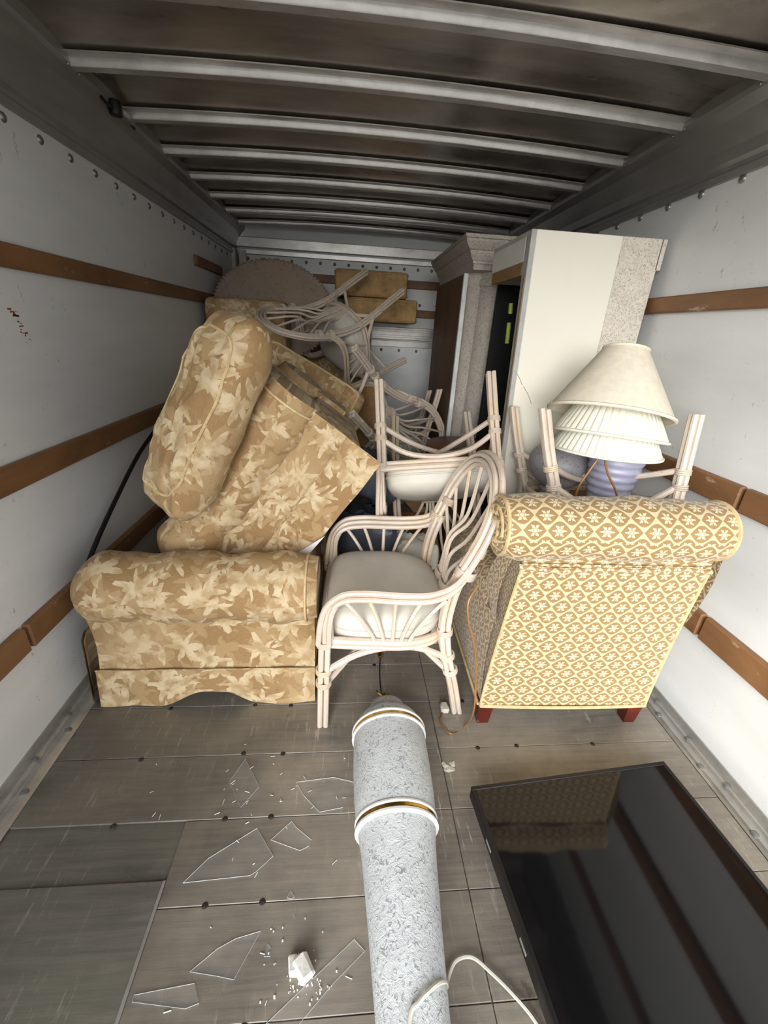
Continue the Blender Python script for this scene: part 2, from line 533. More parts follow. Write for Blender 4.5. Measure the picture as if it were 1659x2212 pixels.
M = {}
M['wall'] = mat_wall()
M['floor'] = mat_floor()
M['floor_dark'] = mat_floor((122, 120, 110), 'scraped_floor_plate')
M['slat'] = mat_wood('scuffed_brown_slat', (108, 75, 48), (142, 103, 68), .5, (1, .35, 1))
M['roof'] = mat_metal('sooty_roof_sheet', (130, 121, 112), (216, 208, 198), .26, .9, (.5, 1.4, 1), 2.2)
M['bow'] = mat_metal('galvanised_roof_bow', (190, 188, 184), (232, 230, 226), .3, .7, (1, 3, 1), 6)
M['rail'] = mat_metal('dull_grey_rail', (128, 127, 125), (164, 162, 158), .40, .5, (1, .4, 1), 4)
M['alu'] = mat_metal('aluminium_strip', (150, 148, 142), (188, 186, 180), .4, .6, (1, 1, 1), 8)
M['rivet'] = mat_plain('rivet_metal', (150, 150, 148), .35, .7)
M['screw'] = mat_plain('dark_screw_head', (62, 58, 54), .5, .4)
M['leaf'] = mat_leaf()
M['ogee'] = mat_ogee()
M['rattan'] = mat_rattan()
M['seat'] = mat_plain('cream_vinyl', (212, 206, 194), .5, 0, .4, .05, 5, .06)
M['gold_cush'] = mat_plain('tan_quilt_fabric', (200, 164, 112), .8, 0, .2, .12, 14, .5)
M['piping'] = mat_plain('cream_piping', (214, 188, 142), .7, 0, .3, .1, 30)
M['lining'] = mat_plain('white_lining', (214, 210, 208), .8)
M['mahogany'] = mat_wood('red_mahogany', (70, 22, 14), (98, 36, 24), .3)
M['lampstone'] = mat_stone('speckled_plaster', (190, 194, 196), (104, 106, 110), 75, .565, .7, .8, .6)
M['colstone'] = mat_stone('speckled_column_stone', (200, 192, 180), (128, 116, 104), 90, .52, .6, .5)
M['stripstone'] = mat_stone('pale_speckled_laminate', (222, 215, 202), (156, 140, 120), 110, .52, .75, .1, .4)
M['scallop'] = mat_stone('taupe_scalloped_top', (150, 132, 114), (112, 98, 84), 26, .56, .6, .3)
M['gold'] = mat_plain('polished_brass', (208, 172, 88), .2, 1, .5, .04)
M['whitepaint'] = mat_plain('white_gloss_ring', (236, 238, 234), .3)
M['cabwhite'] = mat_plain('ivory_laminate', (234, 230, 216), .35, 0, .5, .015, 2)
M['cabedge'] = mat_plain('grey_edge_band', (184, 184, 180), .5)
M['cabbrown'] = mat_wood('bare_board', (130, 98, 62), (160, 126, 86), .7)
M['panelbrown'] = mat_wood('dark_panel_back', (84, 62, 40), (112, 84, 56), .55, (1, 1, .3))
M['shade'] = mat_plain('cream_linen_shade', (232, 222, 202), .8, 0, .2, .03, 40, .15)
M['pleat'] = mat_plain('ivory_pleated_silk', (236, 234, 218), .6, 0, .3, .03, 20)
M['lilac'] = mat_plain('lilac_glaze', (172, 172, 196), .35, 0, .5, .06, 12)
M['greylamp'] = mat_stone('grey_speckle_glaze', (150, 148, 152), (96, 94, 98), 70, .55, .6, .2, .4)
M['black'] = mat_plain('black_plastic', (16, 16, 18), .4)
M['screen'] = NT('tv_glass', .06, 0, .5, srgb(12, 12, 14)).m
M['cordw'] = mat_plain('white_cord', (214, 210, 196), .5)
M['cordb'] = mat_plain('amber_cord', (150, 108, 62), .35)
M['cordk'] = mat_plain('black_cord', (14, 14, 14), .5)
M['navy'] = mat_plain('slate_blue_leather', (70, 76, 88), .4, 0, .5, .15, 10, .2)
M['tablewood'] = mat_wood('brown_table_wood', (92, 56, 34), (124, 82, 52), .4)
M['plaster'] = mat_plain('chalky_plaster', (232, 230, 222), .8, 0, .3, .05, 30, .4)
M['paper'] = mat_plain('white_paper', (226, 220, 206), .8)
M['lime'] = mat_plain('lime_plastic', (208, 232, 96), .4)
M['red'] = mat_plain('red_scrape', (150, 66, 48), .7)
M['asphalt'] = mat_plain('asphalt', (120, 118, 114), .9)
g_ = NT('clear_glass_sheet', .05, 0, .5, (.80, .86, .84, 1)); g_.b.inputs['Alpha'].default_value = .025; M['glass'] = g_.m
g_ = NT('broken_glass_edge', .15, 0, .8, (.86, .92, .92, 1)); g_.b.inputs['Alpha'].default_value = .6; M['glass_edge'] = g_.m

# ------------------------------------------------------------------ the cargo box
XL, XR, Y0, Y1, ZC = -1.008, 1.292, -0.9, 4.30, 2.05
CROWN = .026
XMID = (XL + XR) / 2


def crown(x): return CROWN * (1 - ((x - XMID) / 1.1) ** 2)


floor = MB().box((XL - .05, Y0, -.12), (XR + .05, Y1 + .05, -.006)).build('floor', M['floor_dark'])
tag(floor, kind='structure')
random.seed(3)
XS = .335
plank_me = {}
for r in range(26):
    ya = -.82 + .2005 * r
    yb = min(ya + .199, Y1)
    if ya > Y1: break
    for (xa, xb) in ((XL + .085, XS - .0012), (XS + .0012, XR - .08)):
        if xa < 0 and ya < .60: xa = -.447
        key = (round(xa, 3), round(yb - ya, 3))
        if key not in plank_me:
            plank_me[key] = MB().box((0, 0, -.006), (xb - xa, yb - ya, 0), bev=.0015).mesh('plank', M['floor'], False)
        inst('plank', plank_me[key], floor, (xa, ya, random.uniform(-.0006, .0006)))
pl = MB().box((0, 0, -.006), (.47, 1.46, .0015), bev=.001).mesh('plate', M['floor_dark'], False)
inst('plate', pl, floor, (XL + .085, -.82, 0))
MB().box((-.455, -.8, 0), (-.446, .64, .003), bev=.001).build('seam_strip', M['alu'], floor)
screw_me = MB().lathe([(.0, .0022), (.006, .002), (.0085, 0)][::-1], 10).mesh('screw', M['screw'])
for r in range(0, 20):
    y = .582 + .2005 * (r - 4)
    for x in (-.645, -.336, -.195, .12, .476, .618, .902):
        if y < .6 and x < -.5: continue
        inst('screw', screw_me, floor, (x + random.uniform(-.012, .012), y + random.uniform(-.006, .006), 0))

rivet_me = MB().lathe([(0.0135, 0), (.012, .004), (.007, .0075), (.0, .0085)], 12).mesh('rivet', M['rivet'])
ROTL = Matrix.Rotation(PI / 2, 4, 'Y'); ROTR = Matrix.Rotation(-PI / 2, 4, 'Y'); ROTB = Matrix.Rotation(PI / 2, 4, 'X')
slat_cache = {}


def slat(parent, side, ya, yb, za, zb, th=.024):
    m = MB()
    if side == 'L': m.box((XL - .002, ya, za), (XL + th, yb, zb), bev=.005)
    elif side == 'R': m.box((XR - th, ya, za), (XR + .002, yb, zb), bev=.005)
    else: m.box((ya, Y1 - th, za), (yb, Y1 + .002, zb), bev=.005)
    return m.build('slat', M['slat'], parent, False)


wl_ = MB().box((XL - .05, Y0, -.12), (XL, Y1, 1.93)).build('wall_left', M['wall']); tag(wl_, kind='structure')
wr_ = MB().box((XR, Y0, -.12), (XR + .05, Y1, 1.93)).build('wall_right', M['wall']); tag(wr_, kind='structure')
wb_ = MB().box((XL - .05, Y1, -.12), (XR + .05, Y1 + .05, 2.15)).build('wall_back', M['wall']); tag(wb_, kind='structure')
for (za, zb, brk) in ((1.437, 1.503, [3.55]), (.827, .906, [2.6]), (.34, .426, [1.121, 2.9])):
    ys = [Y0] + brk + [4.1]
    for a, b in zip(ys[:-1], ys[1:]): slat(wl_, 'L', a + .006, b - .006, za, zb)
slat(wl_, 'L', 3.17, 3.75, 1.65, 1.71)
for (za, zb, brk) in ((1.452, 1.513, [2.9]), (.842, .924, [1.168, 2.7]), (.366, .458, [1.119, 2.7])):
    ys = [Y0] + brk + [4.28]
    for a, b in zip(ys[:-1], ys[1:]): slat(wr_, 'R', a + .006, b - .006, za, zb)
for (za, zb) in ((1.69, 1.758), (1.452, 1.519)):
    slat(wb_, 'B', XL + .05, XR - .03, za, zb)
y = .2
while y < 4.2:
    inst('rivet', rivet_me, wl_, mat=Matrix.Translation((XL, y, 1.833)) @ ROTL); y += .159
y = .2
while y < 4.2:
    inst('rivet', rivet_me, wr_, mat=Matrix.Translation((XR, y, 1.852)) @ ROTR); y += .178
for k in range(18):
    inst('rivet', rivet_me, wb_, mat=Matrix.Translation((-.9 + .125 * k, Y1, 1.845)) @ ROTB)
for k in range(10):
    inst('rivet', rivet_me, wb_, mat=Matrix.Translation((-.55 + .17 * k, Y1, 1.16)) @ ROTB)
for k in range(12):
    inst('rivet', rivet_me, wb_, mat=Matrix.Translation((-.8 + .16 * k, Y1, 1.56)) @ ROTB)
# aluminium ledge and strip across the front bulkhead
led = MB().box((XL, Y1 - .03, 1.255), (XR, Y1, 1.365), bev=.004)
led.box((XL, Y1 - .036, 1.325), (XR, Y1 - .028, 1.345), bev=.002); led.box((XL, Y1 - .036, 1.275), (XR, Y1 - .028, 1.295), bev=.002)
led.build('ledge', M['alu'], wb_, False)
MB().box((XL, Y1 - .012, 1.19), (XR, Y1, 1.245), bev=.003).build('strip', M['alu'], wb_, False)
hd = MB().box((XL, Y1 - .05, 1.925), (XR, Y1, 2.0), bev=.004)
hd.build('header_rail', M['bow'], wb_, False)
MB().box((XL, Y1 - .03, 1.875), (XR, Y1, 1.915), bev=.004).build('header_lip', M['bow'], wb_, False)
# corner post, far left
MB().box((XL, Y1 - .14, 1.0), (XL + .03, Y1, 1.9)).box((XL + .04, Y1 - .05, 1.0), (XL + .10, Y1, 1.9)).build('corner_post', M['alu'], wb_, False)
# red scrape and thin scratch on the near left wall (paint rubbed onto the panel)
random.seed(5)
mk = MB(); YS, ZS = 1.45, 1.33
for k in range(26):
    yy = YS + random.gauss(0, .006) + k * .0016; zz = ZS - k * .0035 + random.gauss(0, .004)
    mk.box((XL - .001, yy, zz), (XL + .0006, yy + random.uniform(.004, .018), zz + random.uniform(.001, .005)))
mk.build('paint_scrape', M['red'], wl_, False)

# ceiling sheet with crowned roof bows
NX = 24
ce = MB()
ce.grid(lambda u, v: (XL + (XR - XL) * u, Y0 + (Y1 + .05 - Y0) * v, ZC + .026 + .016 * abs(math.sin(PI * (Y0 + (Y1 + .05 - Y0) * v - 1.52) / .366)) ** .8 + crown(XL + (XR - XL) * u)), NX, 200, flip=True)
ce.grid(lambda u, v: (XL + (XR - XL) * u, Y0 + (Y1 + .05 - Y0) * v, ZC + .10 + crown(XL + (XR - XL) * u)), NX, 2)
ceiling = ce.build('ceiling', M['roof']); tag(ceiling, kind='structure')
# one roof bow: hat section, wide bright bottom and flanges
prof = [(-.050, .026), (-.050, .022), (-.022, .021), (-.019, .003), (-.016, 0), (.016, 0), (.019, .003), (.022, .021), (.034, .022), (.034, .026)]
bm_ = MB()


def bow_pt(u, v):
    x = XL + .06 + (XR - XL - .12) * u
    k = v * (len(prof) - 1); i = min(int(k), len(prof) - 2); t = k - i
    yy = prof[i][0] * (1 - t) + prof[i + 1][0] * t; zz = prof[i][1] * (1 - t) + prof[i + 1][1] * t
    return (x, yy, ZC + zz + crown(x))


bm_.grid(bow_pt, NX, len(prof) - 1)
bow_me = bm_.mesh('roof_bow', M['bow'])
yb0 = 1.52
for k in range(-6, 8):
    inst('roof_bow', bow_me, ceiling, (0, yb0 + .366 * k, 0))

# cove rails between walls and roof
rp = [(0.0, 1.862), (.014, 1.862), (.016, 1.885), (.008, 1.892), (.010, 1.905), (.022, 1.915), (.030, 1.95), (.066, 2.02), (.094, 2.045), (.100, 2.06), (.100, 2.16), (0, 2.16)]
for (nm, sx, x0) in (('trim_1', 1, XL), ('trim_2', -1, XR)):
    m = MB()
    for (ya, yb) in ((Y0, Y1 - .02),):
        b = len(m.v)
        for yy in (ya, yb):
            for (d, z) in rp: m.v.append((x0 + sx * d, yy, z))
        n = len(rp)
        for i in range(n):
            j = (i + 1) % n; q = (b + i, b + j, b + n + j, b + n + i)
            m.quad_faces(q if sx > 0 else q[::-1])
        m.quad_faces(tuple(b + i for i in range(n))[::sx * -1]); m.quad_faces(tuple(b + n + i for i in range(n))[::sx])
    o = m.build(nm, M['rail'], None, False); tag(o, kind='structure')
    tiny = MB().lathe([(.006, 0), (.004, .003), (0, .004)], 8).mesh('rivet_small', M['rivet'])
    for k in range(0, 26):
        for dd in (-.02, .02):
            inst('rivet', tiny, o, mat=Matrix.Translation((x0 + sx * .0985, yb0 + .366 * (k - 4) + dd * 1.5, 2.052)) @ (ROTL if sx > 0 else ROTR)) if yb0 + .366 * (k - 4) < 4.2 else None
# clearance-light fitting in the left cove
fx = empty('marker_light', loc=(XL + .11, 2.12, 2.045)); tag(fx, 'small dark light fitting in the left roof corner', 'light')
MB().lathe([(.0, -.028), (.022, -.024), (.026, 0), (.02, .02)], 14).build('housing', M['black'], fx)
MB().box((-.012, .03, -.012), (.014, .13, .012), bev=.004).build('bracket', M['alu'], fx, False)
MB().tube(smooth_path([(-.01, -.08, .0), (0, -.05, -.012), (0, -.02, -.005), (.005, .03, .0), (.0, .15, -.012)], 5), .005, 6).build('wire', M['black'], fx)

# base angles along both walls
for (nm, sx, x0, wdt) in (('baseboard_left', 1, XL, .085), ('baseboard_right', -1, XR, .078)):
    pr = [(0, .03), (.006, .03), (.010, .010), (.024, .010), (.028, .016), (.036, .016), (.040, .008), (.055, .008), (.060, .014), (.068, .014), (wdt - .006, .006), (wdt, 0), (0, -.004)]
    m = MB(); b = 0; n = len(pr)
    for yy in (Y0, Y1):
        for (d, z) in pr: m.v.append((x0 + sx * d, yy, z))
    for i in range(n):
        j = (i + 1) % n; q = (i, j, n + j, n + i); m.quad_faces(q if sx > 0 else q[::-1])
    o = m.build(nm, M['alu'], None, False); tag(o, kind='structure')
    bolt = MB().lathe([(.012, 0), (.011, .004), (.006, .006), (0, .0065)], 10).mesh('bolt', M['rivet'])
    for k in range(26):
        inst('bolt', bolt, o, (x0 + sx * .030, -.6 + .171 * k + .04, .012)); inst('bolt', bolt, o, (x0 + sx * .066, -.6 + .211 * k, .010))

ground = MB().box((-40, -60, -1.02), (40, 40, -.95)).build('ground', M['asphalt']); tag(ground, kind='structure')

# ------------------------------------------------------------------ rattan chair
RT = M['rattan']


def bundle(m, path, side, r=.0095, n=3, gap=2.12, second=None):
    """n strands laid side by side along a path; side(t)->unit vector across"""
    for k in range(n):
        off = (k - (n - 1) / 2) * r * gap
        pts = [p + Vector(side(i / (len(path) - 1))) * off for i, p in enumerate(path)]
        m.tube(pts, r, 8)
    if second is not None:
        for k in range(n - 1):
            off = (k - (n - 2) / 2) * r * gap
            pts = [p + Vector(side(i / (len(path) - 1))) * off + Vector(second) * r * 1.5 for i, p in enumerate(path)]
            m.tube(pts, r, 8)
    return m


def binding(parent, c, axis, rad=(.024, .02), turns=4, side=(1, 0, 0)):
    """a few turns of cane wrapped round a bundle"""
    ax = Vector(axis).normalized(); s = Vector(side); s = (s - ax * s.dot(ax)).normalized(); t = ax.cross(s)
    m = MB(); w = .0042
    for k in range(turns):
        o = Vector(c) + ax * ((k - (turns - 1) / 2) * w * 1.7)
        ring = [o + s * (rad[0] * math.cos(2 * PI * i / 14)) + t * (rad[1] * math.sin(2 * PI * i / 14)) for i in range(14)]
        m.tube(ring, w, 5, closed=True)
    return m.build('binding', RT, parent)


def make_chair(full=True):
    root = empty('rattan_chair')
    armP = {}
    for s in (-1, 1):
        # front leg
        path = smooth_path([(s * .248, .252, 0), (s * .248, .248, .2), (s * .25, .243, .38)], 5)
        m = MB(); bundle(m, path, lambda t: (0, 1, 0), .0098, 2, 2.14); bundle(m, [p + Vector((-s * .0208, 0, 0)) for p in path], lambda t: (0, 1, 0), .0098, 2, 2.14)
        m.build('leg', RT, root)
        # back leg: splays backwards at the foot
        path = smooth_path([(s * .205, -.255, 0), (s * .208, -.222, .14), (s * .212, -.178, .30), (s * .214, -.162, .42), (s * .214, -.172, .54), (s * .214, -.2, .645)] if full else
                           [(s * .205, -.255, 0), (s * .208, -.222, .14), (s * .212, -.178, .30), (s * .214, -.165, .40)], 5)
        m = MB(); bundle(m, path, lambda t: (0, 1, .15), .0098, 2, 2.14); bundle(m, [p + Vector((-s * .0208, 0, 0)) for p in path], lambda t: (0, 1, .15), .0098, 2, 2.14)
        m.build('leg', RT, root)
        if full:
            # arm: rises from the front leg, bends back, sweeps down to the back post
            ap = smooth_path([(s * .25, .243, .38), (s * .251, .240, .47), (s * .253, .226, .53), (s * .256, .185, .572), (s * .262, .11, .582), (s * .268, 0, .578), (s * .266, -.09, .58), (s * .248, -.16, .60), (s * .222, -.21, .65)], 5)
            armP[s] = ap
            m = MB(); bundle(m, ap, lambda t: (s * .75, 0, .66) if t > .35 else (s * (.2 + t * 1.5), 1 - t * 2.6, t * 1.6), .0098, 3, 2.14)
            bundle(m, [p + Vector((0, -.014 if i < 12 else 0, -.016 if i >= 12 else -.004)) for i, p in enumerate(ap)], lambda t: (s, 0, 0), .009, 2, 2.1)
            m.build('arm', RT, root)
            # fan of spindles below the arm
            for k, (y0, y1) in enumerate(((.075, .185), (.048, .105), (.02, .02), (-.007, -.065), (-.034, -.14))):
                z1 = .560
                pts = smooth_path([(s * .245, y0, .375), (s * .247, y0 + (y1 - y0) * .18, .42), (s * .254, y0 + (y1 - y0) * .6, .50), (s * .262, y1, z1)], 4)
                MB().tube(pts, .0068, 7).build('spindle', RT, root)
        # side arched stretcher
        pts = smooth_path([(s * .24, .245, .25), (s * .235, .14, .318), (s * .23, .03, .345), (s * .225, -.08, .335), (s * .212, -.19, .275)], 5)
        MB().tube(pts, .0115, 8).build('stretcher', RT, root)
        # diagonal brace: foot of the front leg to the opposite back leg
        pts = smooth_path([(s * .238, .24, .195), (s * .12, .13, .245), (0, .02, .275 + .006 * s), (-s * .10, -.09, .255), (-s * .202, -.2, .205)], 5)
        MB().tube(pts, .0115, 8).build('brace', RT, root)
        for (c, a) in (((s * .239, .248, .20), (0, 0, 1)), ((s * .239, .248, .255), (0, 0, 1)), ((s * .24, .245, .375), (0, 0, 1)), ((s * .2, -.205, .21), (0, .3, 1)), ((s * .202, -.185, .28), (0, .25, 1)), ((s * .205, -.165, .39), (0, .1, 1))):
            binding(root, c, a, (.023, .024), 3)
        if full:
            binding(root, (s * .222, -.2, .635), (0, -.3, 1), (.03, .032), 4); binding(root, (s * .21, -.232, .71), (0, -.3, 1), (.03, .024), 4)
    # front and back arched stretchers
    for (yy, wz, xx) in ((.245, .255, .238), (-.185, .28, .20)):
        pts = smooth_path([(-xx, yy, wz), (-xx * .55, yy, wz + .068), (0, yy, wz + .09), (xx * .55, yy, wz + .068), (xx, yy, wz)], 5)
        MB().tube(pts, .0115, 8).build('stretcher', RT, root)
    # seat frame: straight front, rounded back, two tubes high
    loop = smooth_path([(-.238, .245, .385), (0, .25, .385), (.238, .245, .385), (.243, .1, .38), (.235, -.04, .37), (.19, -.14, .365), (.09, -.185, .365), (0, -.192, .365), (-.09, -.185, .365), (-.19, -.14, .365), (-.235, -.04, .37), (-.243, .1, .38)], 4)
    loop = smooth_path([(-.238, .245, .385), (-.08, .25, .385), (.08, .25, .385), (.238, .245, .385)], 4) + smooth_path([(.240, .2, .384), (.243, .1, .38), (.235, -.04, .37), (.19, -.14, .365), (.09, -.185, .365), (0, -.192, .365), (-.09, -.185, .365), (-.19, -.14, .365), (-.235, -.04, .37), (-.243, .1, .38), (-.240, .2, .384)], 4)
    m = MB(); m.tube(loop, .014, 8, closed=True); m.tube([p + Vector((0, 0, -.022)) for p in loop], .010, 8, closed=True)
    m.build('seat_frame', RT, root)
    # upholstered seat

    def seat_pt(u, v):
        a = 2 * PI * u; ca, sa = math.cos(a), math.sin(a); e = .42
        x = math.copysign(abs(ca) ** e, ca) * .232; yy = math.copysign(abs(sa) ** e, sa)
        if sa < 0: x = math.copysign(abs(ca) ** .75, ca) * .232; yy = -(abs(sa) ** .85)
        yy = .03 + yy * .212
        k = math.sin(min(v, 1) * PI / 2)
        if v < .25: rr, z = .99 + .03 * math.sin(v * 4 * PI), .372 + v * .26
        else:
            t = (v - .25) / .75; rr = math.cos(t * PI / 2) ** .45; z = .437 + .058 * math.sin(t * PI / 2)
        return (x * rr, .03 + (yy - .03) * rr, z)
    m = MB(); m.grid(seat_pt, 48, 16, closed_u=True)
    m.build('seat', M['seat'], root)
    MB().grid(lambda u, v: tuple(a * b + c for a, b, c in zip(seat_pt(u, 0), (1 - v, 1 - v, 1), (0, .03 * v, 0))), 48, 3, closed_u=True, flip=True).build('seat_underside', M['cabbrown'], root)
    welt = [Vector(seat_pt(i / 48, .16)) for i in range(48)]
    MB().tube(welt, .005, 6, closed=True).build('seat_welt', M['seat'], root)
    if full:
        # oval back hoop carrying on from the back posts
        hp = smooth_path([(-.222, -.2, .645), (-.225, -.222, .70), (-.222, -.25, .775), (-.19, -.278, .85), (-.11, -.297, .915), (0, -.304, .938), (.11, -.297, .915), (.19, -.278, .85), (.222, -.25, .775), (.225, -.222, .70), (.222, -.2, .645)], 5)
        m = MB(); cc = Vector((0, -.25, .75)); N_ = len(hp)
        def outw(t):
            i = min(int(round(t * (N_ - 1))), N_ - 1); tg = hp[min(i + 1, N_ - 1)] - hp[max(i - 1, 0)]
            nb = Vector((0, .93, .33)); o = tg.cross(nb); o.normalize()
            return o if o.dot(hp[i] - cc) > 0 else -o
        bundle(m, hp, outw, .0102, 3, 2.14)
        bundle(m, [p + Vector((0, .015, .004)) for p in hp], outw, .0085, 2, 2.3)
        m.build('back_hoop', RT, root)
        # lower rail closing the hoop behind the seat, and two splat groups of four strands that fan out like leaves
        for s in (-1, 1):
            tgt = [(s * .06, -.30, .92), (s * .15, -.285, .87), (s * .205, -.255, .775), (s * .208, -.225, .69)]
            for k, t in enumerate(tgt):
                x0 = s * (.016 + .015 * min(k, 3)); y0 = -.182
                zc = (.70, .65, .60, .55)[k]
                pts = smooth_path([(x0, y0, .37), (x0, y0 - .006, .46), (x0 + s * .004 * k, y0 - .014, zc - .06 if zc > .58 else .5), (x0 + (t[0] - x0) * (.22 + .07 * k), y0 - .03 - .012 * (4 - k), zc + .03), t], 5)
                MB().tube(pts, .0072, 7).build('splat', RT, root)
            binding(root, (s * .038, -.186, .475), (0, -.1, 1), (.036, .014), 4)
        # low inner arc on each side
    return root


chair = make_chair(True)
stool = make_chair(False)
G = 'whitewashed rattan chairs'


def Rw(w):
    w = Vector(w); a = w.length
    return Matrix.Rotation(a, 4, w.normalized())


chairs = [
    ('upright whitewashed rattan armchair with cream seat on the floor in front', Matrix.Translation((.178, 1.335, 0)) @ Matrix.Rotation(PI / 2, 4, 'Z')),
    ('upside-down rattan armchair behind the upright one, its four legs and cross brace pointing up', Matrix.Translation((.404, 2.058, 1.038)) @ Rw((-3.631, .295, -.172))),
    ('topmost rattan armchair of the pile, lying back with its oval hoop pointing left', Matrix.Translation((.255, 3.445, 1.428)) @ Rw((-.657, -2.045, 1.107))),
    ('tipped rattan armchair wedged below the topmost one, oval hoop pointing right', Matrix.Translation((-.176, 2.422, .982)) @ Rw((-1.173, 1.717, .183))),
    ('rearmost rattan armchair, mostly hidden, two leg tips showing before the brown panel', basis((0, -1, 0), (-1, 0, 0), (0, -.15, -1), (.38, 3.19, .94))),
]
for i, (lab, mw) in enumerate(chairs):
    o = chair if i == 0 else copy_tree(chair)
    o.matrix_world = mw; tag(o, lab, 'chair', G)
stool.matrix_world = Matrix.Translation((.965, 1.622, 1.080)) @ Rw((2.249, 2.027, -.14))
tag(stool, 'upturned rattan chair whose leg ends stick up behind the gold armchair', 'chair', G)

# ------------------------------------------------------------------ leaf-pattern sofas
LF = M['leaf']


def make_sofa(name, L, D=.70, backh=.74, armtop=.575, wave=True, seat=True):
    """origin on floor under the middle of the near arm's outer face. x: front(-) to back(+) of the sofa, y: along the sofa away from the camera, z up"""
    root = empty(name)
    h = L / 2; r = .125; yc, zc = .105, armtop - r
    for side, (ys, sg) in enumerate(((0, 1), (D, -1))):
        # scroll arm: fat roll with a rounded front end
        def roll(u, v):
            # v along x; u around
            x = -h - .03 + (L + .04) * v
            e = min(1.0, math.sqrt(max(0.0, 1 - (1 - min(1, v / .16)) ** 2)) * .97 + .03)
            e2 = 1 - .10 * max(0, (v - .93) / .07) ** 2
            a = 2 * PI * u
            sag = .006 * math.sin(v * 17) + .004 * math.sin(v * 41 + a * 2)
            rr = (r + sag) * e * e2
            return (x, ys + sg * (yc - rr * math.cos(a) * 1.0), zc + rr * math.sin(a) - .012 * (1 - e))
        m = MB(); m.grid(roll, 36, 40, closed_u=True, uvfn=lambda u, v: (v * (L + .04), u * 2 * PI * r), flip=sg < 0)
        m.v.append(roll(0, 1)); n0 = len(m.v) - 1
        m.f.append(tuple(36 * 40 + i for i in range(36)) if sg > 0 else tuple(36 * 40 + i for i in range(36))[::-1]); m.uv.append(None); m.mi.append(0)
        rl = m.build('arm_roll', LF, root)
        # scroll piping on the back end
        ring = [Vector(roll(i / 28, .955)) * 1.0 for i in range(28)]
        ring = [Vector((p.x, ys + sg * yc + (p.y - ys - sg * yc) * 1.02, zc + (p.z - zc) * 1.02)) for p in ring]
        MB().tube(ring, .005, 6, closed=True).build('piping', M['piping'], rl)
        # outer arm panel below the roll, slightly hollow
        def panel(u, v):
            z = .13 + (zc - .02 - .13) * v
            bow = .018 * math.sin(v * PI) + .004 * math.sin(u * 23 + v * 5)
            return (-h + .03 + (L - .03) * u, ys + sg * (.012 + bow), z)
        m = MB(); m.grid(panel, 24, 8, uvfn=lambda u, v: (u * L + .4, .2 + v * .3), flip=sg < 0)
        def inner(u, v): p = panel(u, v); return (p[0], ys + sg * .17, p[2] if v < .99 else p[2] + .1)
        m.grid(inner, 24, 8, uvfn=lambda u, v: (u * L, v * .3), flip=sg > 0)
        for (uu, fl) in ((0, 1), (1, -1)):
            m.grid(lambda u, v, q=uu: tuple(Vector(panel(q, v)).lerp(Vector(inner(q, v)), u)), 4, 8, uvfn=lambda u, v: (u * .2, v * .3), flip=(fl * sg) > 0)
        m.build('arm_panel', LF, root)
        # skirt: loose flounce with a seam above, rucked up on one stretch
        def skirt(u, v, th=0):
            x = -h + .02 + (L - .02) * u
            lift = 0
            if wave and sg > 0:
                t_ = max(0, min(1, (u - .26) / .26)); q_ = max(0, min(1, (.71 - u) / .12))
                lift = .088 * t_ * t_ * (3 - 2 * t_) * q_ * q_ * (3 - 2 * q_)
            out = .012 + .018 * (1 - v) + (.006 * math.sin(u * 9) + .004 * math.sin(u * 23 + 1)) * (1 - v) + .03 * (lift / .088) * (1 - v)
            return (x, ys - sg * (out - .02 + th), lift * (1 - v) + .003 + .152 * v)
        m = MB(); m.grid(lambda u, v: skirt(u, v), 60, 6, uvfn=lambda u, v: (u * L + .17, v * .16), flip=sg < 0)
        m.grid(lambda u, v: skirt(u, v, -.006), 60, 6, uvfn=lambda u, v: (u * L, v * .16), flip=sg > 0)
        m.grid(lambda u, v: skirt(u, 0, -.006 * v), 60, 1, flip=sg > 0)
        sk = m.build('skirt', LF, root)
        MB().tube([Vector(skirt(i / 40, 1)) + Vector((0, -sg * .002, .001)) for i in range(41)], .0022, 6).build('seam', LF, sk)
    # base box, front skirt corner, seat cushion, back
    MB().box((-h + .05, .15, .05), (h - .02, D - .15, .30 if seat else .16), bev=.02).build('base', LF, root, True)
    def fsk(u, v):
        yy = .0 + D * u
        return (-h + .015 - .02 * (1 - v) * math.sin(u * 13) - .02 * (1 - v) - .03 * math.exp(-((u - .06) / .05) ** 2), yy, .004 + .29 * v)
    m = MB(); m.grid(fsk, 40, 6, uvfn=lambda u, v: (u * D, v * .3), flip=True)
    m.grid(lambda u, v: tuple(Vector(fsk(u, v)) + Vector((.008, 0, 0))), 40, 6); m.build('front_skirt', LF, root)
    if seat: cush = puffy(L - .22, D - .34, .15, .06); cush.build('seat_cushion', LF, root).location = (-.04, D / 2, .375)
    def back(u, v):
        a = 2 * PI * u; prof_ = abs(math.cos(a)) ** .6
        x = h - .115 + math.copysign(prof_, math.cos(a)) * .085 * (1 + .25 * max(0, v - .7)); yy = D / 2 + .10 + math.copysign(abs(math.sin(a)) ** .35, math.sin(a)) * (D / 2 - .145)
        k = 1 if v < .86 else math.sqrt(max(0, 1 - ((v - .86) / .14) ** 2)) * .96 + .04
        return (h - .115 + (x - h + .115) * k, D / 2 + .1 + (yy - D / 2 - .1) * (.9 + .1 * k), .14 + (backh - .14) * v)
    m = MB(); m.grid(back, 40, 24, closed_u=True, uvfn=lambda u, v: (u * 1.6, v * .7))
    m.f.append(tuple(40 * 24 + i for i in range(40))); m.uv.append(None); m.mi.append(0)
    m.build('backrest', LF, root)
    return root


